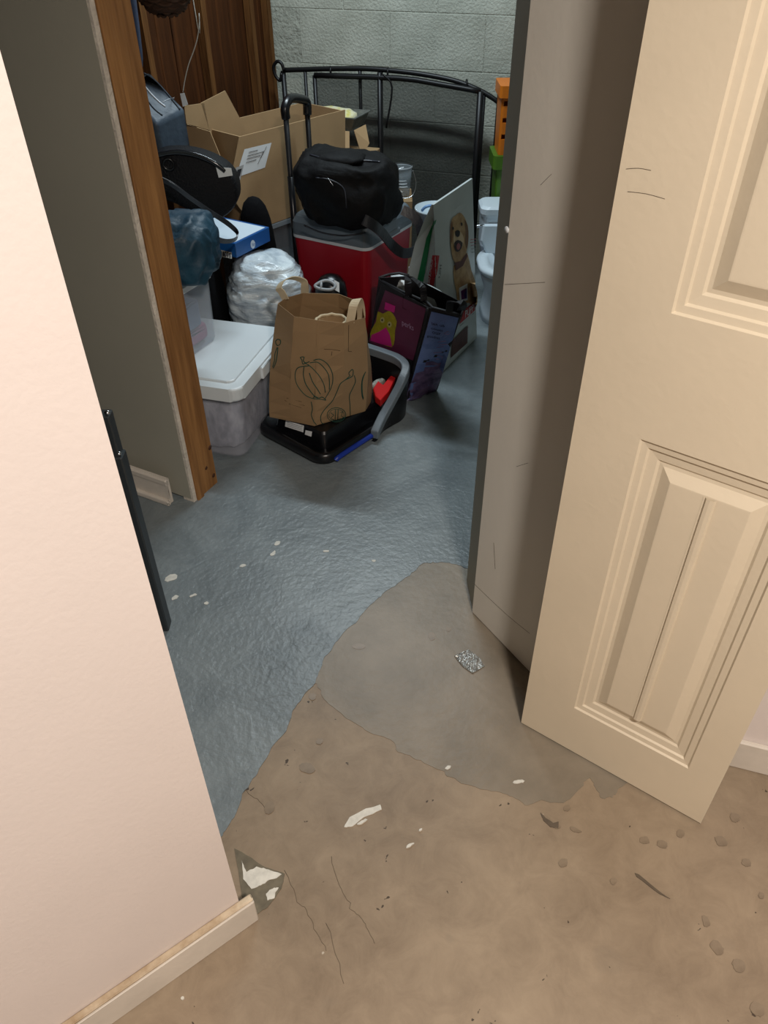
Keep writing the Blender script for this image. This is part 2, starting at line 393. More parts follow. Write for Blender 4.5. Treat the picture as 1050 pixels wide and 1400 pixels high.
for (x, y, a, b) in ((234, 791, 9, 4), (240, 818, 5, 2.5), (264, 815, 6, 1.5), (379, 744, 5, 2.5), (373, 757, 5, 2), (332, 774, 5, 2), (446, 755, 4, 1.5), (511, 768, 3, 1.5), (283, 825, 3, 1.5), (561, 1157, 6, 2), (709, 1070, 8, 2), (612, 1050, 4, 2), (495, 1125, 8, 2), (575, 1135, 3, 1.5), (250, 1365, 3, 2)):
    al = random.uniform(-.6, .2)
    pg = [(x+a*math.cos(t)*math.cos(al)-b*math.sin(t)*math.sin(al), y+a*math.cos(t)*math.sin(al)+b*math.sin(t)*math.cos(al)) for t in [i*math.pi/4 for i in range(8)]]
    floormark('paint_fleck', pg, WFLK, 0.0034, 1.6, 2, x)
for (x, y, a, b, al) in ((491, 884, 8, 4, .1), (590, 870, 5, 6, 0), (614, 860, 4, 3, 0), (428, 952, 5, 5, 0), (420, 1050, 11, 7, .3), (437, 1014, 5, 4, 0), (368, 1105, 6, 9, .4), (748, 1120, 5, 4, .5), (787, 1135, 8, 3, .5), (757, 1128, 10, 4, .3), (770, 1180, 6, 6, 0), (985, 1150, 9, 6, .6), (1005, 1118, 8, 6, .4), (965, 1260, 5, 9, -.5), (980, 1295, 8, 12, -.6), (1010, 1320, 8, 10, -.5), (905, 1155, 8, 5, .3), (930, 1140, 6, 5, 0), (775, 1105, 5, 4, 0), (1035, 1380, 8, 12, -.6), (838, 1205, 5, 4, 0), (880, 1150, 8, 5, .4), (1040, 1225, 5, 5, 0), (1020, 1180, 7, 5, .6)):
    pg = [(x+a*math.cos(t)*math.cos(al)-b*math.sin(t)*math.sin(al), y+a*math.cos(t)*math.sin(al)+b*math.sin(t)*math.cos(al)) for t in [i*math.pi/5 for i in range(10)]]
    floormark('drip_stain', pg, mat('damp_stain', (124, 109, 91), 0.42, rgb2=(140, 125, 106), noise_scale=25), 0.0016, 2.0, 2, x)
floormark('scuff_mark', [(868, 1194), (873, 1196), (905, 1222), (916, 1229), (902, 1223), (870, 1199)], GREYST, 0.0016, 0.5)
floormark('scuff_mark', [(739, 1111), (745, 1118), (756, 1126), (764, 1124), (763, 1133), (752, 1131), (742, 1122)], GREYST, 0.0018, 1.0)
for ln in ([(452, 1172), (468, 1215), (482, 1245), (500, 1262), (512, 1290)], [(392, 1190), (408, 1232), (428, 1262), (446, 1300)], [(330, 1080), (352, 1092), (368, 1110)], [(446, 1260), (470, 1345)], [(655, 985), (690, 1010)], [(545, 905), (640, 850)]):
    tube('floor_crack', [G(*p)+V(0, 0, 0.0004) for p in jag(ln, 4.0, 6, 8)], 0.0005, mat('crack_line', (112, 99, 82), 0.8), floor, seg=4, k=0)
floormark('adhesive_patch', [(320, 1160), (343, 1172), (362, 1186), (390, 1195), (385, 1215), (366, 1240), (350, 1252), (330, 1225)], DKTILE, 0.0016, 2)
floormark('paint_fleck', [(330, 1178), (337, 1192), (352, 1186), (366, 1190), (386, 1196), (372, 1203), (356, 1212), (344, 1216), (333, 1203)], WFLK, 0.0030, 2.0, 5)
floormark('paint_fleck', [(364, 1222), (374, 1213), (381, 1214), (375, 1228), (366, 1232)], WFLK, 0.0030, 2.0, 4)
# foil tape stuck to the floor
tp = [G(*p) for p in ((621, 898), (640, 889), (656, 901), (662, 912), (646, 922), (632, 912))]
FOIL = mat('foil_tape', (190, 188, 182), 0.22, 0.75, noise_amt=0.4, noise_scale=60, bump=0.8, bump_scale=90)
tape = prism('tape_scrap', [(p.x, p.y) for p in tp], 0.0012, 0.0040, FOIL); tag(tape, 'crinkled silvery tape scrap stuck to the concrete floor', 'tape')

# ------------------------------------------------------------------ walls of the hall
W0 = V(-0.241, 0.620, 0); WD = V(-0.8065, -0.5912, 0).normalized(); WN = V(0.5912, -0.8065, 0).normalized()   # wall runs WD, faces WN
def wallslab(name, p, d, ln, t, nrm, z0, z1, m, parent=None):
    o = obox(name, Vector(p)+V(0, 0, z0), d*ln, -nrm*t, V(0, 0, z1-z0), m, parent)
    if not parent: o['kind'] = 'structure'
    return o
wallslab('wall_left', W0+WD*0.022, WD, 2.9, 0.115, WN, 0, CEIL, WALLP)
bb = obox('baseboard_left', W0+WN*0.0+V(0, 0, 0), WD*2.9, WN*0.016, V(0, 0, 0.072), TRIMP, None, 0.002, 1); bb['kind'] = 'structure'
o = obox('dust_line', W0+WN*0.0005+V(0, 0, 0.0715), WD*2.9, WN*0.013, V(0, 0, 0.006), DIRT, bb, 0.002, 1); o['label'] = 'dusty brown caulk along the top edge'
rear = wallslab('wall_rear', (3.6, -2.6, 0), V(-1, 0, 0), 7.1, 0.1, V(0, 1, 0), 0, CEIL, WALLP)
wallslab('wall_hall_side', (-2.65, -1.15, 0), V(0, -1, 0), 1.5, 0.1, V(1, 0, 0), 0, CEIL, WALLP)
# hall wall behind the panelled door
RW = G(998, 1048); RW.z = 0
RD = E2.copy()
wallslab('wall_right', RW-RD*0.24+V(0, 0, 0)+E1*0.012, RD, 3.2, 0.115, -E1, 0, CEIL, WALLP)
bb = obox('baseboard_right', RW-RD*0.24, RD*3.2, E1*0.012, V(0, 0, 0.085), TRIMP, None, 0.003, 1); bb['kind'] = 'structure'
wallslab('wall_hall_end', RW+RD*2.9+V(0.0, -0.02, 0), V(-0.05, -1, 0).normalized(), 3.0, 0.1, V(-1, 0.05, 0), 0, CEIL, WALLP)

# doorway wall: pine stud on the left side, jamb on the right, header between
SA = G(270, 684.5); SB = G(298, 659.4)
sd = (SB-SA).normalized(); sl = V(-sd.y, sd.x, 0)       # sl points left along the partition
STUD_W = (SB-SA).length
o = obox('trim_1', SA, sd*STUD_W, sl*0.04, V(0, 0, 2.06), PINE, None, 0.002, 1); o['kind'] = 'structure'; o['label'] = 'bare pine door stud with knots'
for (u, v, r) in ((287, 612, .008), (282, 640, .006), (292, 650, .007), (150, 80, .004)):
    p = PL(u, v, SA, (-sl)); 
    q = lathe('knot', [(r, 0), (r*0.5, 0.0012), (0.0004, 0.0016)], (0, 0, 0), mat('knot_wood', (74, 42, 22), 0.8), None, 12)
    me = q.data; me.transform(Matrix((Vector((0, 0, 1)), sd, -sl)).transposed().to_4x4()); q.location = (0, 0, 0); q.parent = o; q.location = p - o.location
    if False: pass
GT = 0.013
studobj = o
gp = SA - sd*GT
# torn edge of the plasterboard, then its grey painted face running to the left
obox('stop_strip', SA-(-sl)*0.0+(-sl)*0.0002, sd*0.028, -sl*0.006, V(0, 0, 2.06), PINE, studobj, 0.0015, 1)
gedge = []
rings = []
random.seed(9)
zz = [i*0.03 for i in range(0, 70)]
for z in zz:
    j = 0.004+0.003*noise.noise(Vector((z*9, 0, 0)))+(0.006 if abs(z-0.62) < 0.02 else 0)
    a = gp + sl*(-0.001) ; b = gp + sl*(0.03+j)
    rings.append([gp+sl*j*0.5+V(0, 0, z), SA-sd*0.0003+sl*0.001+V(0, 0, z), SA-sd*0.0003+sl*0.04+V(0, 0, z), gp+sl*0.04+V(0, 0, z)])
o = loft('trim_2', rings, GYP); o['kind'] = 'structure'; o['label'] = 'torn white plasterboard edge beside the stud'
pw = obox('wall_partition', gp+sl*0.0095-sd*0.0006+V(0, 0, 0.012), sl*1.9, sd*(GT+STUD_W), V(0, 0, CEIL-0.012), GREYP); pw['kind'] = 'structure'
# hole the stud out: partition keeps clear of it by starting behind the stud
pw.data.transform(Matrix.Identity(4))
bm = bmesh.new(); bm.from_mesh(pw.data)
for v in bm.verts:
    wp = v.co + pw.location
    if (wp-gp).dot(sd) > 0.02 and (wp-gp).dot(sl) < 0.1: v.co += sl*0.034
bm.to_mesh(pw.data); bm.free()
bo = G(234.7, 690.7) ; bo.z = 0
b2 = obox('baseboard_partition', bo+V(0, 0, 0.006), sl*1.6, sd*0.013, V(0, 0, 0.088), TRIMP, None, 0.002, 1); b2['kind'] = 'structure'
o = obox('cap_moulding', bo-sd*0.004+V(0, 0, 0.072), sl*1.6, sd*0.012, V(0, 0, 0.02), TRIMP, b2, 0.003, 1)
o = obox('shoe_moulding', bo-sd*0.012+V(0, 0, 0.002), sl*1.6, sd*0.014, V(0, 0, 0.018), TRIMP, b2, 0.004, 2)
# right jamb
JA = G(638, 795); JA.z = 0
JT = PL(707, 0, JA, V(0, 1, 0))
FA0 = G(645, 838)
jam = prism('wall_jamb', [(JA.x, JA.y), (FA0.x+0.003, FA0.y+0.012), (FA0.x+0.09, FA0.y+0.0), (JA.x+1.33, JA.y-0.53), (JA.x+1.33, JA.y-0.42)], 0, CEIL, GREYP); jam['kind'] = 'structure'
hd = (V(JA.x, JA.y, 0)-SB); hd.z = 0
hn = V(-hd.y, hd.x, 0).normalized()
o = obox('wall_header', V(SA.x, SA.y, 2.065)-hd*0.02, hd*1.05, hn*0.09, V(0, 0, CEIL-2.065), WALLP); o['kind'] = 'structure'

# ------------------------------------------------------------------ storage room shell
BW = V(-0.44, 3.913, 0)             # corner of wood wall and block wall
bw = obox('wall_back', BW-E2*0.25+E1*0.006, E2*2.2, E1*0.15, V(0, 0, CEIL), MORT); bw['kind'] = 'structure'
def blockmesh():
    bm = bmesh.new()
    vs = [bm.verts.new(p) for p in ((0, 0, 0), (.403, 0, 0), (.403, 0.012, 0), (0, 0.012, 0), (0, 0, .2005), (.403, 0, .2005), (.403, .012, .2005), (0, .012, .2005))]
    for f in ((0,1,5,4), (1,2,6,5), (2,3,7,6), (3,0,4,7), (4,5,6,7), (0,3,2,1)): bm.faces.new([vs[i] for i in f])
    bmesh.ops.bevel(bm, geom=list(bm.edges), offset=0.0018, segments=1, affect='EDGES')
    me = bpy.data.meshes.new('block'); bm.to_mesh(me); bm.free(); me.materials.append(BLOCK); return me
BM = blockmesh(); bo_ = origin_of(bw)
for r in range(0, 8):
    for c in range(-1, 4):
        o = bpy.data.objects.new('block', BM); COL.objects.link(o); o.parent = bw
        s = 0.10+c*0.406+(0.203 if r % 2 else 0)
        if s < -0.25: continue
        o.location = BW+E2*s-E1*(-0.0046+random.uniform(0, 0.0005))+V(0, 0, r*0.2035+0.003)-bo_
        o.rotation_euler = (0, 0, -A18)
# wood wall: studs and boards, seen from behind
WW = -E1
ww = obox('wall_wood', BW+WW*-0.05-E2*0.062, WW*2.2, -E2*0.04, V(0, 0, CEIL), DKWOOD); ww['kind'] = 'structure'
random.seed(2)
t = 0.0; k = 0
while t < 2.05:
    wd = (0.088, 0.118, 0.14, 0.10)[k % 4]; k += 1
    obox('plank', BW+WW*(t+0.004)-E2*(0.062-0.012-random.uniform(0, 0.004)), WW*(wd-0.004), -E2*0.014, V(0, 0, CEIL-0.01), DKWOOD, ww, 0.002, 1)
    t += wd
for tt in (0.02, 0.185, 0.585, 0.985, 1.39, 1.79):
    obox('stud', BW+WW*(tt)-E2*0.046, WW*0.038, E2*0.03, V(0, 0, CEIL-0.01), STUDW, ww, 0.002, 1)
wallslab('wall_storage_side', V(1.55, 3.6, 0), V(0, -1, 0), 2.4, 0.1, V(-1, 0, 0), 0, CEIL, GREYP)
cl = obox('ceiling', (-3.6, -2.8, CEIL), (7.4, 0, 0), (0, 8.0, 0), (0, 0, 0.1), CEILM); cl['kind'] = 'structure'

# ------------------------------------------------------------------ lamps (above the view)
LW = mat('lamp_diffuser_warm', (255, 236, 205), 0.5)
LC = mat('lamp_tube_cool', (235, 245, 255), 0.5)
t = thing('ceiling_downlight', 'round recessed downlight in the hall ceiling', 'lamp', HALL_LAMP)
lathe('trim_ring', [(0.075, -0.004), (0.10, -0.006), (0.105, 0.014), (0.075, 0.014)], HALL_LAMP, WHITEPL, t, caps=False)
lathe('lamp_lens', [(0.001, 0.004), (0.076, 0.004), (0.076, 0.012), (0.001, 0.012)], HALL_LAMP, LW, t)
t = thing('tube_light', 'long tube light on the storage room ceiling', 'lamp', STORE_LAMP)
sp = V(*STORE_LAMP)
obox('housing', sp-E2*0.46-E1*0.06+V(0, 0, -0.02), E2*0.92, E1*0.12, V(0, 0, CEIL-STORE_LAMP[2]+0.02), WHITEPL, t, 0.005, 1)
for s in (-0.03, 0.03): tube('tube', [sp-E2*0.44+E1*s+V(0, 0, -0.042), sp+E2*0.44+E1*s+V(0, 0, -0.042)], 0.013, LC, t)

# ------------------------------------------------------------------ doors
DA = G(712, 990); DB = G(957, 1128); DW = (DB-DA).length; dd = (DB-DA).normalized(); dn = V(dd.y, -dd.x, 0)   # dn faces the camera
GAP = 0.006; DH = 2.02; DT = 0.035
door = tag(bpy.data.objects.new('door_1', None), kind='structure'); COL.objects.link(door); door.location = DA
door['label'] = 'cream panelled door leaf standing open'
def dpt(x, z, h): return DA + dd*x + V(0, 0, z) + dn*h
def build_leaf():
    xs = [0, 0.105, 0.34, DW]; zs = [GAP, 0.143, 0.80, 1.0, 1.62, 1.70, 1.90, DH]
    vs = []; fs = []
    def q(*p): 
        i = len(vs); vs.extend(p); fs.append(tuple(range(i, i+len(p))))
    for i in range(3):
        for j in range(7):
            if i == 1 and j in (1, 3, 5): continue
            q(dpt(xs[i], zs[j], 0), dpt(xs[i+1], zs[j], 0), dpt(xs[i+1], zs[j+1], 0), dpt(xs[i], zs[j+1], 0))
    q(dpt(0, GAP, -DT), dpt(DW, GAP, -DT), dpt(DW, DH, -DT), dpt(0, DH, -DT))
    q(dpt(0, GAP, 0), dpt(0, DH, 0), dpt(0, DH, -DT), dpt(0, GAP, -DT)); q(dpt(DW, GAP, 0), dpt(DW, DH, 0), dpt(DW, DH, -DT), dpt(DW, GAP, -DT))
    q(dpt(0, GAP, 0), dpt(DW, GAP, 0), dpt(DW, GAP, -DT), dpt(0, GAP, -DT)); q(dpt(0, DH, 0), dpt(DW, DH, 0), dpt(DW, DH, -DT), dpt(0, DH, -DT))
    me = bpy.data.meshes.new('leaf'); me.from_pydata([tuple(v) for v in vs], [], fs)
    bm = bmesh.new(); bm.from_mesh(me); bmesh.ops.remove_doubles(bm, verts=bm.verts, dist=1e-5); bm.to_mesh(me); bm.free()
    lf = link('leaf', me, DOORP, door)
    prof = [(0, 0), (0.003, -0.0035), (0.013, -0.0045), (0.016, -0.008), (0.030, -0.0095), (0.034, -0.0125), (0.040, -0.012), (0.058, -0.003), (0.060, -0.0028)]
    for (z0, z1) in ((0.143, 0.80), (1.0, 1.62), (1.70, 1.90)):
        x0, x1 = 0.105, 0.34
        rings = [[dpt(x0+i, z0+i, h), dpt(x1-i, z0+i, h), dpt(x1-i, z1-i, h), dpt(x0+i, z1-i, h)] for i, h in prof]
        p = loft('door_panel', rings, DOORP, door, False, True)
        # centre bead
        if z1-z0 > 0.3:
            xm = (x0+x1)/2+0.003
            vs = []; fs = []
            pr = [(-0.011, 0), (-0.008, -0.0025), (-0.0055, 0.0040), (0, 0.0048), (0.0055, 0.0040), (0.008, -0.0025), (0.011, 0)]
            pr = [(a, b+0.0005) for a, b in pr]
            for z in (z0+0.060, z1-0.060):
                for a, b in pr: vs.append(dpt(xm+a, z, -0.0028+max(b, 0.0002)))
            n = len(pr)
            for i in range(n-1): fs.append((i, i+1, n+i+1, n+i))
            raw('centre_bead', vs, fs, DOORP, p)
build_leaf()
for (u0, v0, u1, v1) in ((858, 262, 909, 272), (856, 231, 890, 233)):
    tube('scratch', [PL(u0, v0, DA+dn*0.0003, dn), PL((u0+u1)/2, (v0+v1)/2-2, DA+dn*0.0003, dn), PL(u1, v1, DA+dn*0.0003, dn)], 0.00035, GREYST, door, 4, 3)
# flush slab behind it
FA = G(645, 838); FB = G(718, 914); fd = (FB-FA).normalized(); fn = V(fd.y, -fd.x, 0)
d2 = tag(bpy.data.objects.new('door_2', None), kind='structure'); COL.objects.link(d2); d2.location = FA
d2['label'] = 'plain flush white door slab behind the panelled door'
obox('slab', FA+V(0, 0, 0.004), fd*0.40, -fn*0.034, V(0, 0, 2.02), FLUSHP, d2, 0.0012, 1)
for ln in ([(648, 798), (690, 838), (724, 866)], [(690, 389), (745, 386)], [(706, 638), (722, 633)], [(675, 742), (677, 778)], [(739, 253), (754, 238)]):
    tube('scuff_line', [PL(u, v, FA+fn*0.0003, fn) for u, v in ln], 0.00035, GREYST, d2, 4, 3)
o = lathe('bumper_dot', [(0.006, 0), (0.006, 0.001), (0.0005, 0.002)], (0, 0, 0), WHITEPL, None, 14)
o.data.transform(Matrix((Z.cross(fn), Z, fn)).transposed().to_4x4()); o.parent = d2; o.location = PL(693, 314, FA, fn)-FA

# dark metal rail with screws behind the hall wall corner
RP = PY(149, 568, 1.30); RP.z = 0
rail = thing('metal_rail', 'dark grey metal rail with screws behind the white wall corner', 'rail', (RP.x, RP.y, 0))
DKM = mat('dark_rail_metal', (62, 68, 72), 0.45, 0.5)
ztop = PY(160, 570, 1.30).z
obox('post', RP+V(-0.03, 0, 0), V(0.028, 0, 0), V(0, 0.03, 0), V(0, 0, ztop), DKM, rail, 0.002, 1)
obox('lower_sleeve', RP+V(-0.03, -0.004, 0), V(0.033, 0, 0), V(0, 0.036, 0), V(0, 0, PY(180, 625, 1.3).z), DKM, rail, 0.003, 1)
for v in (568, 624, 729):
    zc = PY(178, v, 1.3).z
    lathe('screw', [(0.006, -0.003), (0.006, 0.001), (0.002, 0.004), (0.0005, 0.004)], (RP.x-0.004, RP.y+0.006, zc+0.004), STEEL, rail, 10)
# ================================================================== things in the storage room
def clear(name, rgb, a=0.35, rough=0.2):
    return mat(name, rgb, rough, alpha=a)
def foot(c, ax, ay, pts, z): return [Vector((c[0], c[1], 0))+ax*x+ay*y+V(0, 0, z) for x, y in pts]
def dirv(deg): return V(math.cos(math.radians(deg)), math.sin(math.radians(deg)), 0)

# ---- lidded tote
tb, ta = dirv(-16), dirv(74)
tc = V(-0.425, 1.985, 0) - tb*0.24 + ta*0.21
tote = thing('storage_tote', 'large clear storage tote with a white lid beside the pine stud', 'tote', (tc.x, tc.y, 0))
TCL = clear('cloudy_tote_plastic', (206, 210, 222), 0.22, 0.2)
body = [foot(tc, tb, ta, [(x*k, y*k) for x, y in rrect(0.46, 0.39, 0.04)], z) for k, z in ((0.86, 0.004), (0.88, 0.012), (0.955, 0.22), (0.97, 0.24))]
loft('body', body, TCL, tote, True, False, False, 0.003)
LIDW = mat('tote_lid_white', (218, 226, 230), 0.38, noise_amt=0.03, noise_scale=6)
lid = prism('lid', [(p.x, p.y) for p in foot(tc, tb, ta, rrect(0.48, 0.42, 0.035), 0)], 0.236, 0.280, LIDW, tote, 0.008, 3)
prism('lid_panel', [(p.x, p.y) for p in foot(tc-tb*0.0, tb, ta, rrect(0.41, 0.35, 0.02), 0)], 0.279, 0.287, LIDW, lid, 0.004, 2)
for s in (-1, 1):
    c = tc + tb*0.242*s + ta*0.0
    obox('latch', c-ta*0.05-tb*0.006+V(0, 0, 0.232), ta*0.10, tb*0.012, V(0, 0, 0.04), LIDW, tote, 0.004, 2)
WRAP = mat('crumpled_poly', (206, 208, 220), 0.35, rgb2=(124, 126, 142), noise_scale=22, stretch=(1, 1, 0.5), bump=1.0, bump_scale=24)
o = blob('packing_bundle', tc+V(0, 0, 0.122), tb*0.200, ta*0.168, V(0, 0, 0.112), WRAP, None, 0.3, 0.008, 14, 5, None, 0.6, 0.012)
tag(o, 'crumpled grey plastic packing inside the white-lidded tote', 'packing')

# ---- clear bin standing on the tote
bd = dirv(64); bl = dirv(154)
bc0 = V(-0.538, 2.31, 0)
binn = thing('clear_bin', 'clear plastic bin of pink and blue things stacked on the lidded tote', 'bin', (bc0.x-0.12, bc0.y-0.05, 0.288))
BCL = clear('clear_bin_plastic', (206, 216, 226), 0.25, 0.15)
bcc = bc0 - bd*0.13 + bl*0.10
ringb = [foot(bcc, bl, bd, [(x*k, y*k) for x, y in rrect(0.20, 0.26, 0.02)], z) for k, z in ((0.96, 0.289), (1.0, 0.30), (1.04, 0.50))]
loft('bin_body', ringb, BCL, binn, True, False, False, 0.003)
ringb = [foot(bcc, bl, bd, [(x*k, y*k) for x, y in rrect(0.22, 0.285, 0.02)], z) for k, z in ((1.0, 0.495), (1.0, 0.512))]
loft('bin_lid', ringb, WHITEPL, binn)
q = obox('folded_fabric', bcc-bl*0.085-bd*0.115+V(0, 0, 0.295), bl*0.17, bd*0.23, V(0, 0, 0.06), mat('pink_fabric', (176, 92, 132), 0.8, noise_amt=0.3, noise_scale=12, bump=0.3), None, 0.02, 3, True)
tag(q, 'folded pink fabric at the bottom of the clear bin', 'fabric')
q = obox('folder', bcc-bl*0.089-bd*0.10+V(0, 0, 0.357), bl*0.12, bd*0.18, V(0, 0, 0.085), mat('slate_blue_folder', (88, 108, 148), 0.6, noise_amt=0.3, noise_scale=9), None, 0.008, 2)
tag(q, 'slate blue folder pack inside the clear bin', 'folder')

# ---- teal bag with loop strap on the bin
TEAL = mat('teal_nylon', (24, 68, 90), 0.55, rgb2=(16, 48, 66), noise_scale=8, bump=0.5, bump_scale=30)
tp_ = PY(254, 338, 2.16)
teal = thing('teal_bag', 'dark teal nylon bag slumped on top of the clear bin', 'bag', (tp_.x, tp_.y, tp_.z-0.08))
blob('bag_body', tp_, V(0.086, 0, 0), V(0, 0.10, 0), V(0.0, 0.0, 0.088), TEAL, teal, 0.62, 0.022, 13, 5, (1, 1, .6), 0.6)
STRAPB = mat('black_webbing', (20, 20, 26), 0.35, bump=0.1)
pts = [PY(u, v, y) for u, v, y in ((212, 242, 2.36), (236, 253, 2.36), (262, 272, 2.37), (288, 290, 2.39), (312, 306, 2.44), (324, 318, 2.46), (322, 327, 2.44), (309, 330, 2.40), (294, 326, 2.34), (280, 318, 2.28))]
o = tube('strap', pts, 0.005, STRAPB, teal, k=6, flat=(0.016, 0.004), flatdir=V(0.3, -0.5, 0.8))
tube('strap_edge', [p+V(0.0, -0.003, 0.008) for p in pts[:5]], 0.0022, STRAPB, o, 6, 5)

# ---- blue paper box
hz = 0.5
h0 = G(321, 333, hz); hr = dirv(58); hl = dirv(149)
HPB = mat('blue_carton', (24, 84, 150), 0.35); HPW = mat('carton_white_top', (212, 228, 240), 0.35)
hp = thing('paper_box', 'flat blue and white printer paper box beside the teal bag', 'box', (h0.x-0.05, h0.y+0.15, hz-0.052))
h0 = h0 + V(0, 0, -0.05)
hb = obox('carton', h0, hr*0.185, hl*0.235, V(0, 0, 0.05), HPB, hp, 0.0015, 1)
obox('top_print', h0+hr*0.008+hl*0.008+V(0, 0, 0.0500), hr*0.165, hl*0.22, V(0, 0, 0.0008), HPW, hp)
bv = bvh_of(hb)
dpoly('barcode_label', bv, [(300, 341), (317, 345), (317, 354), (300, 350)], mat('label_grey', (176, 170, 160), 0.6), hp, 0.0008)
for i in range(5): dpoly('barcode_bar', bv, [(302+i*3, 343+i*.6), (303.4+i*3, 343.3+i*.6), (303.4+i*3, 349.5+i*.6), (302+i*3, 349.2+i*.6)], INK, hp, 0.0014)
cc = [(345.5+3.2*math.cos(a*math.pi/7), 334+6*math.sin(a*math.pi/7)) for a in range(14)]
lg = dpoly('round_logo', bv, cc, mat('logo_pale', (198, 212, 226), 0.5), hp, 0.0009)
ptext('logo_letters', bv, 'hp', 343.8, 336.5, 347.3, 334.6, HPB, hp, off=0.0018)

# ---- black soft bag that carries the box
o = blob('black_sack', (-0.635, 2.625, 0.222), V(0.066, 0, 0), V(0, 0.115, 0), V(0, 0, 0.222), BLKCL, None, 0.6, 0.012, 8, 4, None, 0.3, 0.004)
tag(o, 'slumped black cloth sack under the blue paper box', 'sack')

# ---- white rubbish bag
WBAG = mat('white_poly_bag', (222, 234, 240), 0.24, rgb2=(170, 184, 196), noise_scale=6, bump=1.0, bump_scale=9, stretch=(2, 2, 7))
o = blob('white_plastic_bag', (-0.402, 2.645, 0.218), V(0.145, 0.02, 0), V(-0.02, 0.135, 0), V(-0.01, 0, 0.218), WBAG, None, 0.75, 0.022, 12, 5, (0.6, 0.6, 2.2), 0.7, 0.004)
tag(o, 'bulging crinkled white plastic bag behind the lidded tote', 'plastic bag')

# ---- cooler
cr, cl_ = dirv(58), dirv(150)
fc = V(-0.05, 2.70, 0); CW, CD = 0.335, 0.335
RED = mat('cooler_red', (158, 18, 34), 0.38, noise_amt=0.12, noise_scale=5)
CGREY = mat('cooler_lid_grey', (92, 102, 110), 0.4, noise_amt=0.06, noise_scale=8)
cool = thing('wheeled_cooler', 'red wheeled cooler with a grey lid and tall black handle', 'cooler', (fc.x-0.06, fc.y+0.22, 0))
ccx = fc + cr*CD/2 + cl_*CW/2
def cring(k, z, r=0.03, w=CW, d=CD): return foot(ccx, cl_, cr, [(x*k, y*k) for x, y in rrect(w, d, r)], z)
loft('body', [cring(0.86, 0.03), cring(0.88, 0.05), cring(0.975, 0.415), cring(0.985, 0.42)], RED, cool)
loft('seal_band', [cring(1.0, 0.419), cring(1.0, 0.431)], mat('seal_white', (196, 200, 204), 0.45), cool)
lidc = loft('lid', [cring(1.0, 0.430), cring(1.005, 0.45), cring(0.99, 0.475), cring(0.93, 0.495), cring(0.90, 0.500)], CGREY, cool, True, True)
obox('lid_grip', fc+cr*0.10+cl_*-0.006+V(0, 0, 0.425), cr*0.12, cl_*0.012, V(0, 0, 0.02), CGREY, lidc, 0.004, 1)
for s in (0.02, CD-0.06):
    p = fc + cl_*(CW-0.03) + cr*(s+0.02) + V(0, 0, 0.045)
    o = lathe('wheel', [(0.012, -0.02), (0.045, -0.018), (0.045, 0.018), (0.012, 0.02)], (0, 0, 0), BLKPL, None, 20)
    o.data.transform(Matrix((cr, Z, cl_)).transposed().to_4x4()); o.parent = cool; o.location = p-cool.location
hA = fc + cl_*(CW-0.002) + cr*0.045; hB = fc + cl_*(CW-0.002) + cr*0.235
hA = V(PY(402, 300, hA.y).x, hA.y, 0); hB = V(PY(424, 215, hB.y).x, hB.y, 0)
zA = PY(400, 142, hA.y).z; zB = PY(423, 138, hB.y).z
tube('handle_tube', [hA+V(0, 0, 0.25), hA+V(0, 0, zA-0.03)], 0.0095, BLKMET, cool)
tube('handle_tube', [hB+V(0, 0, 0.25), hB+V(0, 0, zB-0.03)], 0.0095, BLKMET, cool)
for hX, zX in ((hA, 0.62), (hB, 0.62)): tube('handle_sleeve', [hX+V(0, 0, 0.2), hX+V(0, 0, zX)], 0.0125, BLKPL, cool)
tube('handle_grip', [hA+V(0, 0, zA-0.045), hA+V(0, 0, zA-0.012), hA.lerp(hB, .25)+V(0, 0, zA+0.008), hA.lerp(hB, .75)+V(0, 0, zB+0.014), hB+V(0, 0, zB-0.004), hB+V(0, 0, zB-0.045)], 0.0155, BLKPL, cool, 10, 5)

# ---- black duffel on the cooler
dz = 0.502
DUF = mat('black_duffel_cloth', (4, 4, 6), 0.7, spec=0.2, bump=0.35, bump_scale=40)
duf = thing('duffel_bag', 'black duffel bag slumped on the cooler lid with a dangling strap', 'bag', (-0.12, 2.84, dz))
bod = blob('bag_body', (-0.112, 2.80, dz+0.105), V(0.158, -0.04, 0), V(0.04, 0.115, 0), V(-0.014, 0, 0.112), DUF, duf, 0.5, 0.034, 7, 5, None, 0.45, dz)
bv = bvh_of(bod)
PIPE = mat('duffel_piping', (36, 38, 46), 0.35)
dline('zip_line', bv, [(424, 212), (445, 218), (470, 222), (498, 220), (520, 222)], PIPE, duf, 0.004, 5, 0.001)
dline('zip_line', bv, [(416, 308), (440, 318), (470, 322), (500, 318)], PIPE, duf, 0.003, 5, 0.001)
dline('pocket_seam', bv, [(432, 243), (452, 246), (470, 258), (474, 285)], PIPE, duf, 0.0025, 5, 0.001)
dline('zip_pull', bv, [(448, 243), (453, 250), (456, 254)], STEEL, duf, 0.0016, 2, 0.002)
o = blob('top_flap', (-0.15, 2.80, dz+0.210), V(0.10, -0.03, 0), V(0.02, 0.07, 0), V(0, 0, 0.022), DUF, duf, 0.8, 0.014, 12, 3, None, 0.4)
sp_ = [G(497, 300, .60), G(512, 309, .575), G(524, 320, .530), G(536, 335, .475), G(551, 346, .440), G(566, 343, .430), G(576, 331, .440), G(575, 312, .480), G(566, 296, .515), G(550, 287, .535)]
tube('shoulder_strap', sp_, 0.01, STRAPB, duf, k=6, flat=(0.034, 0.004), flatdir=V(0.25, 0.35, 0.9))
q = tube('side_loop', [PY(416, 285, 2.74), PY(414, 255, 2.76), PY(420, 225, 2.79), PY(425, 222, 2.80)], 0.003, PIPE, duf, 6, 5)

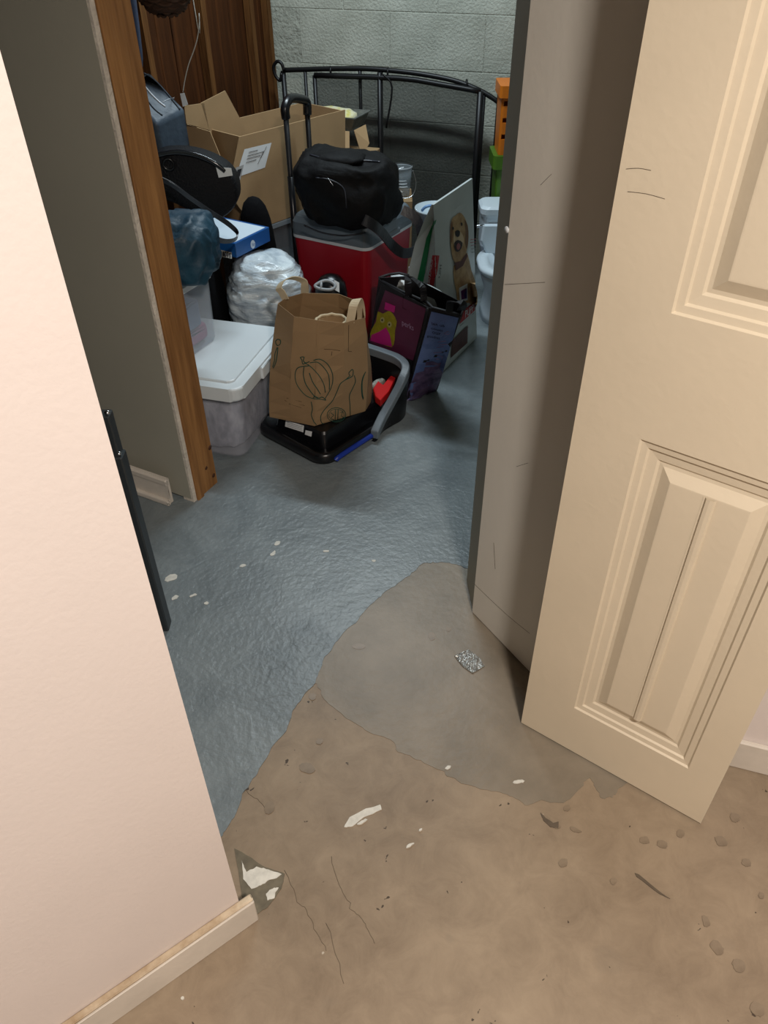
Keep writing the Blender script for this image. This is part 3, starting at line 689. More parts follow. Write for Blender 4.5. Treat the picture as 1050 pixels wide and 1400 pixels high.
# ---- small black canister with grey ring in front of the cooler
o = thing('black_canister', 'black rounded canister with a grey two-hole grip against the red cooler', 'canister', (-0.182, 2.63, 0))
can = lathe('canister_body', [(0.04, 0.003), (0.055, 0.01), (0.058, 0.30), (0.052, 0.335), (0.036, 0.356), (0.014, 0.366), (0.001, 0.368)], (-0.182, 2.635, 0), BLKPL, o)
pc_ = PY(445, 391, 2.56)
gr = [(-0.036, 0), (-0.02, 0.012), (0.0, 0.018), (0.02, 0.014), (0.034, 0), (0.02, -0.012), (-0.015, -0.010)]
tube('grip_ring', [pc_+V(x, y*0.8, y*0.75) for x, y in gr], 0.0055, mat('grey_grip', (150, 154, 158), 0.4), o, 8, 5, True)
tube('grip_web', [pc_+V(-0.016, -0.010, -0.008), pc_+V(-0.014, 0.012, 0.012)], 0.0045, MATS['grey_grip'], o, 8)
bv = bvh_of(can)
p = PY(460, 390, 2.56)
obox('paper_tag', p+V(-0.008, 0, -0.016), V(0.017, 0.004, -0.012), V(0, 0.001, 0), V(0, 0.012, 0.030), PAPER, o)

# ---- black base tray with grey tub wall
uA, uB = dirv(-41), dirv(49)
tcn = V(-0.176, 2.228, 0)
tray = thing('plastic_tub_base', 'black plastic base with blue edging and a curved grey wall under the paper bag', 'tub', (tcn.x, tcn.y, 0))
def tring(w, d, r, z, dy=0): return foot(tcn+uB*dy, uA, uB, rrect(w, d, r, 6), z)
base = loft('base', [tring(.30, .38, .045, .003), tring(.33, .41, .055, .012), tring(.335, .415, .055, .034), tring(.325, .405, .05, .046), tring(.300, .38, .04, .046), tring(.285, .365, .04, .030)], BLKPL, tray, True, True, True)
blk = loft('raised_block', [tring(.235, .31, .02, .030), tring(.215, .29, .02, .075), tring(.205, .28, .02, .083)], BLKPL, tray, False, True)
bv = bvh_of(blk)
dpoly('sticker', bv, [(391, 574), (416, 582), (415, 591), (390, 583)], PAPER, tray, 0.001)
for i in range(3): dline('sticker_print', bv, [(393, 577+i*2.4), (413, 583.6+i*2.2)], mat('sticker_ink', (110, 110, 112), .8), tray, 0.0005, 0, 0.0016)
dpoly('sticker', bv, [(418, 588), (427, 590), (426, 597), (417, 594)], PAPER, tray, 0.001)
e0 = tcn + uA*0.168
tube('blue_edging', [e0-uB*0.155+V(0, 0, .018), e0-uB*0.135+V(0.002, 0, .024), e0+uB*0.02+V(0.002, 0, .024), e0+uB*0.05+V(0, 0, .02)], 0.009, mat('blue_rubber', (24, 52, 150), 0.4), tray, 8, 4)
upx = [(517, 591, .045), (528, 567, .075), (541, 543, .12), (553, 520, .165), (560, 504, .185), (558, 493, .195), (547, 484, .20), (532, 478, .20), (514, 472, .20), (494, 466, .20), (470, 462, .20)]
uo = catmull([G(*p) for p in upx], 5)
ctr = V(-0.05, 2.28, 0)
top = []; low = []
for i, p in enumerate(uo):
    t = (uo[min(i+1, len(uo)-1)]-uo[max(i-1, 0)]); t.z = 0; t.normalize(); nrm = V(t.y, -t.x, 0)
    if (p-ctr).dot(nrm) < 0: nrm = -nrm
    q = p + nrm*0.0; i_ = p - nrm*0.028
    top.append([q, i_, V(i_.x, i_.y, max(p.z-0.03, 0.006)), V(q.x, q.y, max(p.z-0.03, 0.006))])
    zb = max(p.z-0.031, 0.005)
    q2 = p - nrm*0.002; i2 = p-nrm*0.015
    low.append([V(q2.x, q2.y, zb), V(i2.x, i2.y, zb), V(i2.x-nrm.x*0.01, i2.y-nrm.y*0.01, 0.004), V(q2.x-nrm.x*0.01, q2.y-nrm.y*0.01, 0.004)])
tw = loft('grey_wall_rim', top, GREYPL, tray, True, True, False)
bev = tw.modifiers.new('b', 'BEVEL'); bev.width = 0.004; bev.segments = 2; bev.limit_method = 'ANGLE'
loft('tub_wall', low, BLKPL, tray, True, True, False)
# things lying in the tub
rb = G(512, 480, .16)
o = thing('red_case', 'small red case with a cream label in the black tub', 'case', (rb.x, rb.y, rb.z-0.05))
REDP = mat('red_plastic', (196, 30, 32), 0.35)
obox('case_body', rb-uA*0.055-uB*0.02+V(0, 0, -0.045), uA*0.095, uB*0.03, V(0, 0, 0.045), REDP, o, 0.004, 2)
obox('case_label', rb-uA*0.052-uB*0.0212+V(0, 0, -0.038), uA*0.075, uB*0.002, V(0, 0, 0.028), mat('cream_label', (186, 168, 130), 0.6), o)
cb = G(527, 505, .10)
o = blob('black_pouch', cb+V(-0.04, 0.012, 0.03), uA*0.026, uB*0.04, V(0, 0, 0.035), BLKCL, None, 0.6, 0.016, 16, 3, None, .5, 0.086); tag(o, 'crumpled black pouch lying in the tub beside red parts', 'pouch')
rp = [G(u+3, v, .115) for u, v in ((507, 531), (514, 520), (521, 528), (532, 512), (538, 515), (529, 534), (517, 547), (510, 541))]
o = prism('red_bracket', [(p.x, p.y) for p in rp], 0.088, 0.115, REDP, None, 0.003, 2); tag(o, 'bright red plastic bracket lying in the tub', 'bracket')
FLOR = mat('floral_print', (30, 32, 36), 0.6, rgb2=(176, 176, 166), noise_scale=60)
p = G(506, 540, .08)
o = blob('floral_pouch', p+V(0.018, 0.03, 0.01), uA*0.012, uB*0.05, V(0, 0, 0.025), FLOR, None, 0.8, 0.006, 14, 3, None, .4, 0.086); tag(o, 'black and white patterned pouch beside the paper bag', 'pouch')

# ---- brown paper grocery bag
zb, zt = 0.086, 0.475
bag = thing('paper_bag', 'brown paper grocery bag with green vegetable drawings and twisted handles', 'paper bag', (-0.2, 2.2, zb))
L0, F0, Q0 = G(369, 570, zb), G(430, 582, zb), G(499, 562, zb)
L1, M1, F1, K1, Q1 = G(380, 415, zt), G(402, 432, zt), G(437, 436, zt), G(470, 441, zt), G(499, 434, zt)
bk = V(0.30, 0.95, 0).normalized()
bot = [L0, L0.lerp(F0, .5), F0, F0.lerp(Q0, .5), Q0, Q0+bk*0.06, Q0+bk*0.15-V(0.02, 0, 0), (Q0+L0)/2+bk*0.15, L0+bk*0.15+V(0.02, 0, 0), L0+bk*0.05]
B1, B2, B3 = G(489, 412, zt), G(463, 402, zt), G(414, 399, zt)
tp2 = [L1, M1, F1, K1, Q1, Q1.lerp(B1, .5)+V(0.003, 0, 0), B1, B2, B3, L1.lerp(B3, .45)+V(-0.006, 0, 0)]
rings = []
for i, t in enumerate((0, .04, .15, .3, .45, .6, .75, .88, 1.0)):
    r = []
    for j, (a, b) in enumerate(zip(bot, tp2)):
        p = a.lerp(b, t); cxy = V(-0.20, 2.18, 0)
        d = p - cxy; d.z = 0
        p = p + d.normalized()*(0.010*math.sin(math.pi*t)+0.004*noise.noise(Vector((j*1.7, t*5, 3))))
        if i == 8: p.z += 0.008*noise.noise(Vector((j*2.3, 1, 9)))
        r.append(p)
    rings.append(r)
pb = loft('bag_body', rings, KRAFT, bag, True, False, False, 0.0012, True)
bv = bvh_of(pb)
# green line drawings
def Z7(pts): return [(360+x*150/913.0, 370+y*230/1400.0) for x, y in pts]
draw = [
 [(380, 790), (330, 795), (285, 810), (266, 860), (275, 930), (310, 990), (360, 1040), (415, 1062)],
 [(340, 800), (335, 860), (350, 930), (385, 990), (425, 1040), (450, 1060)],
 [(385, 850), (410, 920), (450, 985), (475, 1025)],
 [(375, 780), (420, 820), (470, 880), (505, 950), (515, 1010)],
 [(390, 765), (450, 760), (500, 800), (540, 860), (550, 930), (548, 985)],
 [(420, 745), (470, 735), (530, 770), (570, 840), (578, 910), (560, 980), (515, 1060)],
 [(415, 1062), (430, 1045), (460, 1058), (490, 1050), (520, 1075), (480, 1068), (440, 1066), (415, 1062)],
 [(380, 785), (350, 770), (330, 775), (322, 740), (310, 720), (340, 718), (335, 745), (352, 765), (385, 755)],
 [(720, 870), (690, 900), (640, 940), (610, 1010), (575, 1080), (520, 1140), (480, 1200), (478, 1250), (500, 1280)],
 [(755, 870), (765, 920), (740, 980), (715, 1040), (720, 1120), (722, 1200)],
 [(720, 870), (710, 850), (730, 825), (745, 825), (742, 870), (715, 890), (680, 905)],
 [(400, 1090), (410, 1150), (402, 1200), (425, 1260), (440, 1280)],
 [(850, 840), (825, 890), (815, 960), (820, 1040), (830, 1070)],
 [(840, 860), (822, 920), (822, 1010), (832, 1060)],
 [(120, 570), (105, 590), (118, 622), (142, 612), (145, 580), (120, 570)],
 [(118, 640), (100, 690), (95, 750), (80, 800)],
 [(125, 640), (118, 700), (108, 760), (86, 810)],
]
for d in draw: dline('green_drawing', bv, Z7(d), GREENINK, bag, 0.0013, 4, 0.0016)
circ = [(608+78*math.cos(a*math.pi/9), 1200+62*math.sin(a*math.pi/9)) for a in range(18)]
dline('recycling_mark', bv, Z7(circ), GREENINK, bag, 0.0012, 0, 0.0012, True)
circ = [(608+64*math.cos(a*math.pi/9), 1200+50*math.sin(a*math.pi/9)) for a in range(18)]
dline('recycling_mark', bv, Z7(circ), GREENINK, bag, 0.0008, 0, 0.0012, True)
for d in ([(600, 1150), (598, 1250)], [(622, 1150), (620, 1248)], [(560, 1180), (585, 1200), (562, 1225), (588, 1240)], [(640, 1180), (660, 1170), (648, 1205), (668, 1225), (645, 1240)]): dline('recycling_mark', bv, Z7(d), GREENINK, bag, 0.001, 0, 0.0012)
for d in ([(195, 1058), (320, 1090)], [(180, 1080), (345, 1122)], [(215, 1106), (318, 1140)], [(505, 652), (570, 655), (640, 665)], [(572, 672), (567, 705)], [(710, 450), (706, 670)], [(706, 670), (735, 672)]): dline('small_print', bv, Z7(d), mat('brown_ink', (74, 60, 40), .8), bag, 0.0007, 0, 0.001)
for xb in ((270, 340, 225, 900), (450, 400, 430, 1060)):
    dline('fold_crease', bv, Z7([(xb[0], xb[1]+40), ((xb[0]+xb[2])/2, (xb[1]+xb[3])/2), (xb[2], xb[3])]), KRAFT, bag, 0.0012, 3, 0.0002)
HND = mat('paper_handle', (206, 188, 156), 0.8, noise_amt=0.1)
def hz7(u, v, y): 
    q = Z7([(u, v)])[0]; return PY(q[0], q[1], y)
yl = L1.y
tube('handle', [hz7(185, 240, yl+.03), hz7(150, 175, yl+.03), hz7(128, 150, yl+.03), hz7(160, 90, yl+.05), hz7(240, 60, yl+.08), hz7(330, 85, yl+.10), hz7(345, 130, yl+.10), hz7(345, 200, yl+.11)], 0.01, HND, bag, k=4, flat=(0.026, 0.0025), flatdir=V(0.55, -0.35, 0.4))
yr = Q1.y
tube('handle', [hz7(722, 430, yr-.015), hz7(735, 360, yr-.01), hz7(750, 290, yr), hz7(785, 238, yr+.025), hz7(808, 290, yr+.05), hz7(815, 370, yr+.06), hz7(810, 430, yr+.06)], 0.01, HND, bag, k=4, flat=(0.024, 0.0025), flatdir=V(0.9, 0.1, 0.1))
# rope-rimmed basket inside
rc = G(452, 438, zt-0.02)
o = thing('rope_basket', 'small basket with a pale rope rim inside the paper bag', 'basket', (rc.x, rc.y+0.03, 0.30))
cxr = V(-0.150, 2.105, zt-0.03)
rimp = [cxr+V(0.045*math.cos(a), 0.040*math.sin(a), 0.008*math.sin(a*9)*0.2) for a in [i*math.pi/12 for i in range(24)]]
tube('rope_rim', rimp, 0.0045, HND, o, 6, 0, True)
lathe('basket_bowl', [(0.02, -0.15), (0.036, -0.13), (0.042, -0.003)], cxr, KRAFT, o, 20, 1, .87, 0.002, False)

# ---- woven shopping bag
zt2 = 0.40
sb = thing('shopping_bag', 'purple and blue woven shopping bag with black trim leaning on the white sack', 'shopping bag', (0.09, 2.5, 0))
BT = [G(523, 386, zt2), G(585, 420, zt2), G(630, 432, zt2), G(635, 415, zt2), G(560, 377, zt2), G(518, 380, zt2)]
dw = V(-0.5, 0.84, 0).normalized()
S0 = G(556, 548); R_0 = G(597, 535)
BB = [S0+dw*0.25+V(-.045, -.02, 0), S0, R_0, R_0+dw*0.03, R_0+dw*0.23, S0+dw*0.26+V(-0.02, 0.01, 0)]
rings = []
for t in (0, .05, .2, .4, .6, .8, 1):
    r = []
    for j, (a, b) in enumerate(zip(BB, BT)):
        p = a.lerp(b, t); p.z = max(p.z, 0.004)
        p += V(0.006, -0.004, 0)*noise.noise(Vector((j*2.1, t*4, 1)))*math.sin(math.pi*t)
        r.append(p)
    rings.append(r)
BLKT = mat('black_trim', (16, 14, 20), 0.6)
sbb = loft('bag_body', rings, mat('bag_lining', (22, 20, 26), 0.6), sb, True, False, False, 0.0016, True)
bv = bvh_of(sbb)
def Z6(pts): return [(500+x*160/1050.0, 360+y*200/1312.0) for x, y in pts]
PURP = mat('purple_weave', (96, 40, 72), 0.5, noise_amt=0.15, noise_scale=20)
BLUW = mat('blue_weave', (108, 130, 184), 0.42, rgb2=(88, 108, 160), noise_scale=9)
VIO = mat('violet_florals', (58, 46, 80), 0.45, rgb2=(126, 104, 140), noise_scale=26, detail=6)
dpoly('purple_panel', bv, Z6([(180, 240), (360, 320), (545, 405), (500, 600), (430, 870), (210, 790), (30, 700), (100, 470)]), PURP, sb, 0.0022, 0, 5)
dpoly('blue_panel', bv, Z6([(592, 430), (835, 485), (770, 720), (690, 980), (625, 1140), (405, 1240), (362, 1222), (430, 990), (510, 720)]), BLUW, sb, 0.0022, 0, 5)
dpoly('violet_print', bv, Z6([(540, 880), (600, 870), (650, 890), (720, 870), (690, 975), (624, 1138), (406, 1238), (364, 1220), (400, 1080), (450, 980), (520, 960)]), VIO, sb, 0.0032, 0, 4)
PINKC = mat('pink_print', (190, 36, 130), 0.5); OLIVE = mat('olive_yellow_print', (160, 150, 30), 0.6, noise_amt=0.3, noise_scale=40)
dpoly('furry_print', bv, Z6([(115, 430), (160, 450), (210, 425), (250, 450), (285, 520), (270, 600), (265, 690), (240, 750), (150, 720), (50, 670), (60, 590), (100, 520)]), OLIVE, sb, 0.0032, 2, 3)
dpoly('pink_print', bv, Z6([(190, 570), (225, 640), (245, 745), (150, 722), (50, 690), (60, 640), (130, 610)]), PINKC, sb, 0.0042, 0, 3)
dpoly('pink_print', bv, Z6([(185, 345), (275, 380), (265, 440), (175, 410)]), PINKC, sb, 0.0042, 0, 3)
for (x, y) in ((160, 505), (224, 545)):
    dpoly('round_print', bv, Z6([(x+20*math.cos(a*math.pi/6), y+26*math.sin(a*math.pi/6)) for a in range(12)]), mat('pale_yellow', (176, 170, 110), .5), sb, 0.0052, 0, 1)
    dpoly('round_print', bv, Z6([(x+8*math.cos(a*math.pi/4), y+10*math.sin(a*math.pi/4)) for a in range(8)]), INK, sb, 0.0062)
LIL = mat('lilac_print', (170, 140, 176), .6); NAVY = mat('navy_print', (22, 26, 58), .6)
def z6t(s, x0, y0, x1, y1, m):
    a, b = Z6([(x0, y0), (x1, y1)]); ptext('lettering', bv, s, a[0], a[1], b[0], b[1], m, sb, off=0.0035)
z6t('perks', 338, 545, 445, 600, LIL)
z6t('let us', 600, 540, 712, 558, NAVY); z6t('count', 590, 575, 690, 600, NAVY); z6t('our', 600, 618, 660, 632, NAVY); z6t('goodies', 555, 650, 672, 672, NAVY)
for d in ([(650, 700), (720, 690)], [(655, 725), (735, 720)], [(640, 750), (700, 740)], [(610, 800), (690, 790)], [(620, 850), (660, 855)], [(640, 820), (690, 830), (680, 855)], [(705, 625), (740, 605), (765, 620), (740, 635), (710, 630)]): dline('pale_print', bv, Z6(d), LIL, sb, 0.0009, 0, 0.0028)
for d, r in (([(150, 165), (330, 255), (550, 350), (600, 400), (850, 465)], .0055), ([(120, 130), (210, 100), (300, 88), (385, 110)], .005)):
    tube('trim_band', [PL(*q, BT[1], V(0, 0, 1)) for q in Z6(d)], r, BLKT, sb, 6, 0)
dline('side_trim', bv, Z6([(562, 400), (520, 600), (450, 850), (425, 980)]), BLKT, sb, 0.006, 3, 0.001)
dpoly('handle_patch', bv, Z6([(345, 290), (410, 300), (375, 415), (335, 395)]), BLKT, sb, 0.0036)
tube('handle', [G(*Z6([(385, 290)])[0], .40), G(*Z6([(378, 180)])[0], .46), G(*Z6([(390, 120)])[0], .47), G(*Z6([(500, 205)])[0], .45), G(*Z6([(520, 280)])[0], .42), G(*Z6([(518, 340)])[0], .40)], .006, BLKT, sb, k=4, flat=(0.022, 0.003), flatdir=V(.8, .2, -.3))
tube('handle', [G(*Z6([(750, 440)])[0], .41), G(*Z6([(760, 350)])[0], .44), G(*Z6([(800, 350)])[0], .45), G(*Z6([(870, 370)])[0], .44), G(*Z6([(855, 420)])[0], .41)], .006, BLKT, sb, k=4, flat=(0.026, 0.003), flatdir=V(.8, .4, -.3))
pw_ = [G(531, 391, .385), G(556, 402, .385), G(556, 380, .385), G(540, 381, .385)]
o = blob('white_parcel', G(548, 392, .355)+V(0, 0.01, 0), V(0.025, -0.035, 0), V(0.014, 0.016, 0), V(0, 0, 0.03), PAPER, None, 0.3, 0.008, 30, 4); tag(o, 'crumpled white paper parcel at the top of the shopping bag', 'parcel')
o = blob('paper_sleeve', G(592, 411, .35)+V(-0.0, 0.02, 0), V(0.035, -0.048, 0), V(0.012, 0.010, 0), V(0, 0, 0.035), mat('grey_paper', (170, 178, 176), .6), None, 0.5, 0.004, 12, 3); tag(o, 'pale grey paper sleeve beside the handle inside the shopping bag', 'paper')

# ---- dog food sack
DA_, DB_ = G(600, 515), G(652, 462)
fdir = (DB_-DA_).normalized(); fnr = V(fdir.y, -fdir.x, 0)
bk2 = -fnr
TA, TB = PL(593, 280, DA_+bk2*0.05, fnr), PL(646, 244, DA_+bk2*0.05, fnr)
dog = thing('dog_food_sack', 'tall white pet food sack printed with a golden puppy', 'sack', ((DA_.x+DB_.x)/2-.05, (DA_.y+DB_.y)/2, 0))
hT = TA.z
rings = []
for t, dp, bul in ((0, .12, 0), (.03, .125, .004), (.2, .13, .012), (.4, .125, .014), (.6, .11, .010), (.78, .075, .004), (.9, .04, 0), (1, .008, 0)):
    a = DA_.lerp(TA, t); b = DB_.lerp(TB, t)
    a = a + bk2*(0.05*(0)) ; m_ = (a+b)/2 - bk2*bul
    ab = a + bk2*dp; bb_ = b + bk2*dp
    if t > .6: ab = a + bk2*dp + fdir*0.0
    q1, q3 = a.lerp(m_, .5) - bk2*bul*.4, b.lerp(m_, .5) - bk2*bul*.4
    gm = (a+ab)/2 + fdir*(0.015+0.03*t*t if t < .95 else 0.0); gn = (b+bb_)/2 - fdir*(0.015+0.02*t*t if t < .95 else 0)
    w_ = 0.004*noise.noise(Vector((t*7, 2, 2)))
    rings.append([a, q1+fnr*w_, m_-fnr*w_, q3+fnr*w_, b, gn, bb_, (ab+bb_)/2+bk2*bul, ab, gm])
for r in rings:
    for p in r: p.z = max(p.z, 0.003)
SACK = mat('sack_white_film', (192, 200, 200), 0.35, noise_amt=0.08, noise_scale=9, bump=0.25, bump_scale=12)
dgb = loft('sack_body', rings, SACK, dog, True, True, False, 0.0, True)
bv = bvh_of(dgb)
def ZS(pts): return [(480+x*240/1050.0, 240+y*320/1400.0) for x, y in pts]
def Z5(pts): return [(560+x*110/1050.0, 300+y*120/1145.0) for x, y in pts]
FUR = mat('golden_fur_print', (190, 160, 116), 0.6, rgb2=(150, 114, 74), noise_scale=30, detail=8)
FUR2 = mat('brown_fur_print', (124, 88, 56), 0.6, noise_amt=.2, noise_scale=30)
dpoly('green_stripe', bv, Z5([(310, 30), (345, 0), (300, 150), (265, 330), (230, 560), (165, 880), (98, 800), (150, 560), (215, 250)]), mat('green_print', (20, 118, 70), .45), dog, 0.002, 0, 4)
dpoly('red_banner', bv, Z5([(305, 465), (380, 470), (350, 680), (320, 875), (240, 865), (265, 680)]), mat('red_print', (172, 28, 34), .5), dog, 0.003, 0, 4)
a, b = Z5([(310, 500), (262, 850)]); ptext('lettering', bv, 'SCIENCE DIET', a[0], a[1], b[0], b[1], PAPER, dog, off=0.0055)
a, b = Z5([(368, 585), (350, 760)]); ptext('lettering', bv, "Hill's", a[0], a[1], b[0], b[1], INK, dog, off=0.004)
dpoly('orange_block', bv, Z5([(240, 905), (405, 965), (400, 1055), (240, 955)]), mat('orange_print', (140, 78, 26), .5, noise_amt=.4, noise_scale=60), dog, 0.003, 0, 3)
dpoly('puppy_print', bv, ZS([(612, 540), (650, 520), (690, 460), (715, 560), (745, 650), (760, 720), (748, 790), (700, 760), (640, 770), (628, 700), (612, 620)]), FUR, dog, 0.002, 2, 3)
dpoly('puppy_print', bv, ZS([(598, 262), (620, 240), (645, 222), (668, 240), (690, 290), (697, 350), (690, 430), (672, 500), (632, 530), (606, 500), (592, 420), (588, 330)]), FUR, dog, 0.003, 2, 3)
dpoly('puppy_ear', bv, ZS([(672, 262), (692, 300), (697, 370), (688, 440), (676, 400), (680, 330)]), FUR2, dog, 0.0038, 2)
dpoly('puppy_ear', bv, ZS([(596, 275), (604, 300), (600, 360), (595, 410), (588, 350)]), FUR2, dog, 0.0038, 2)
dpoly('puppy_muzzle', bv, ZS([(612, 340), (640, 330), (664, 360), (668, 400), (650, 440), (620, 440), (606, 400)]), mat('pale_fur_print', (206, 182, 146), .6), dog, 0.0038, 2)
for pts_, m_ in (([(616, 335), (630, 326), (644, 334), (642, 358), (630, 368), (618, 358)], INK), ([(598, 312), (604, 306), (608, 318), (602, 328)], INK), ([(648, 284), (656, 280), (660, 294), (653, 302)], INK), ([(610, 405), (632, 385), (660, 402), (652, 436), (632, 456), (615, 444)], mat('mouth_print', (44, 22, 22), .6))):
    dpoly('puppy_feature', bv, ZS(pts_), m_, dog, 0.0046, 2)
dpoly('puppy_feature', bv, ZS([(622, 420), (634, 402), (646, 420), (636, 444), (626, 440)]), mat('tongue_print', (150, 84, 88), .6), dog, 0.0054, 2)
dpoly('puppy_collar', bv, ZS([(614, 520), (650, 510), (684, 465), (690, 482), (662, 540), (620, 568)]), mat('collar_print', (96, 44, 30), .6, noise_amt=.4, noise_scale=80), dog, 0.0046)
dpoly('badge', bv, ZS([(640, 672), (690, 645), (692, 745), (646, 755)]), PAPER, dog, 0.004)
dpoly('badge_mark', bv, ZS([(650, 690), (682, 672), (684, 732), (654, 742)]), mat('badge_violet', (88, 34, 96), .5), dog, 0.005)
dpoly('badge_mark', bv, ZS([(668, 710), (683, 672), (684, 732), (676, 736)]), mat('badge_blue', (34, 44, 110), .5), dog, 0.006)
dpoly('red_banner', bv, ZS([(672, 800), (742, 745), (735, 805), (640, 890)]), MATS['red_print'], dog, 0.0045)
a, b = ZS([(664, 850), (722, 800)]); ptext('lettering', bv, 'PUPPY', a[0], a[1], b[0], b[1], PAPER, dog, off=0.006)
dpoly('brown_block', bv, ZS([(602, 985), (694, 895), (692, 1000), (592, 1090)]), mat('brown_print', (92, 48, 40), .5, noise_amt=.4, noise_scale=50), dog, 0.003)
for d in ([(712, 385), (745, 378)], [(710, 402), (746, 396)], [(714, 420), (744, 413)]): dline('red_print_line', bv, ZS(d), MATS['red_print'], dog, 0.0008, 0, 0.0015)
for d in ([(718, 440), (746, 434)], [(720, 460), (745, 455)], [(650, 900), (735, 820)], [(640, 960), (700, 905)]): dline('grey_print_line', bv, ZS(d), mat('grey_ink', (120, 124, 124), .7), dog, 0.0008, 0, 0.0015)

# ---- child's potty
px0 = PY(661, 273, 3.165)
pot = thing('potty_chair', "child's white toilet-shaped potty chair with a chrome flush lever", 'potty', (px0.x+0.1, 3.15, 0))
POT = mat('potty_white', (214, 226, 234), 0.25)
pc2 = V(px0.x+0.10, 3.222, 0)
X_, Y_ = V(1, 0, 0), V(0, 1, 0)
loft('tank', [foot(pc2, X_, Y_, rrect(w_, d_, .03), z) for w_, d_, z in ((.17, .10, .20), (.195, .125, .26), (.20, .13, .385))], POT, pot, True, True, False)
loft('tank_lid', [foot(pc2, X_, Y_, rrect(w_, d_, .03), z) for w_, d_, z in ((.21, .14, .384), (.215, .145, .395), (.215, .145, .415), (.195, .125, .424))], POT, pot, True, True, False)
bc2 = V(pc2.x, 3.052, 0)
loft('bowl', [foot(bc2+V(0, oy, 0), X_, Y_, rrect(w_, d_, min(w_, d_)*.48, 6), z) for w_, d_, z, oy in ((.18, .26, .003, .03), (.17, .24, .03, .03), (.15, .21, .10, .03), (.21, .27, .19, .0), (.225, .29, .225, -.01))], POT, pot, True, True, True)
loft('seat', [foot(bc2+V(0, -.01, 0), X_, Y_, rrect(w_, d_, min(w_, d_)*.48, 6), z) for w_, d_, z in ((.235, .30, .226), (.245, .31, .238), (.235, .30, .250), (.15, .20, .250), (.14, .19, .232))], POT, pot, True, True, True)
loft('seat_lid', [foot(V(pc2.x, 3.137, 0), X_, Y_, rrect(w_, .03, .012), z) for w_, z in ((.16, .25), (.21, .30), (.20, .36))], POT, pot)
lv = V(pc2.x-0.085, 3.150, .352)
lathe('lever_boss', [(0.012, -0.006), (0.012, 0.006)], lv, STEEL, pot, 12)
tube('flush_lever', [lv+V(0.002, -0.004, 0), lv+V(-0.02, -0.012, .006), lv+V(-0.04, -0.014, 0.002)], 0.006, STEEL, pot, 8, 3)

# ---- bucket, basket, bottle, jar
bk_ = V(0.225, 3.25, 0)
BLUP = mat('royal_blue_plastic', (22, 44, 132), 0.35)
o = thing('blue_basket', 'royal blue plastic basket with slots beside the red cooler', 'basket', bk_)
lathe('basket_body', [(0.05, 0.004), (0.068, 0.01), (0.078, 0.24)], bk_, BLUP, o, 24, 1, 1, 0.003, False)
lathe('basket_floor', [(0.001, 0.004), (0.067, 0.008)], bk_, BLUP, o, 24)
for z in (0.10, 0.15, 0.20, 0.24): lathe('basket_rib', [(0.0735+z*.02, z-.004), (0.080+z*.02, z), (0.0735+z*.02, z+.004)], bk_, BLUP, o, 24, caps=False)
bk2_ = bk_+V(0.0, 0, 0.249)
o = thing('white_bucket', 'small white bucket with a pale rim standing on the blue basket', 'bucket', bk2_)
PALEW = mat('pale_bucket', (196, 210, 218), 0.35)
lathe('bucket_body', [(0.001, 0.001), (0.066, 0.002), (0.082, 0.135), (0.088, 0.138), (0.088, 0.146), (0.080, 0.147), (0.063, 0.012), (0.001, 0.012)], bk2_, PALEW, o, 28)
tube('blue_carry_loop', [bk2_+V(-.06, -.05, .150), bk2_+V(-.045, -.055, .166), bk2_+V(-.02, -.05, .168), bk2_+V(-.01, -.045, .150)], 0.006, mat('pale_blue_plastic', (120, 160, 210), .4), o, 8, 4)
bt = V(0.118, 2.79, 0); zt_ = PY(567, 365, 2.79).z
o = thing('white_bottle', 'slim white bottle with a round cap between the cooler and the pet food sack', 'bottle', bt)
lathe('bottle_body', [(0.001, .003), (0.024, .004), (0.024, zt_-.05), (0.017, zt_-.03), (.001, zt_-.03)], bt, WHITEPL, o, 20)
lathe('cap', [(0.020, zt_-.03), (0.020, zt_-.002), (0.017, zt_), (.001, zt_)], bt, WHITEPL, o, 20)
ct0 = V(0.005, 3.30, 0)
o = tag(obox('brown_carton', ct0, V(.125, 0, 0), V(0, .17, 0), V(0, 0, .405), CARD, None, .002, 1), 'plain brown carton behind the cooler carrying the clear pail', 'carton')
jp = V(0.083, 3.37, 0.406)
GLS = clear('clear_pail_plastic', (150, 160, 166), 0.3, 0.1)
o = thing('clear_pail', 'small clear pail with a wire handle behind the black duffel', 'pail', jp)
lathe('pail_body', [(0.036, .001), (0.046, .115)], jp, GLS, o, 24, 1, 1, .002, False)
lathe('pail_floor', [(0.001, .001), (0.036, .003)], jp, GLS, o, 24)
lathe('pail_rim', [(0.045, .112), (0.050, .116), (0.045, .120)], jp, mat('rim_grey', (150, 156, 160), .3), o, 24, caps=False)
tube('wire_handle', [jp+V(.048, -.01, .105), jp+V(.062, -.03, .06), jp+V(.05, -.05, .02), jp+V(.02, -.06, .008), jp+V(-.02, -.05, .02), jp+V(-.045, -.01, .105)], .0018, STEEL, o, 6, 5)
for i in range(3): tube('pail_print', [jp+V(.040*math.sin(a)+0.002*i, -.0425*math.cos(a), .07-.012*i) for a in (-.3, 0, .3, .6)], .0016, PAPER, o, 5)
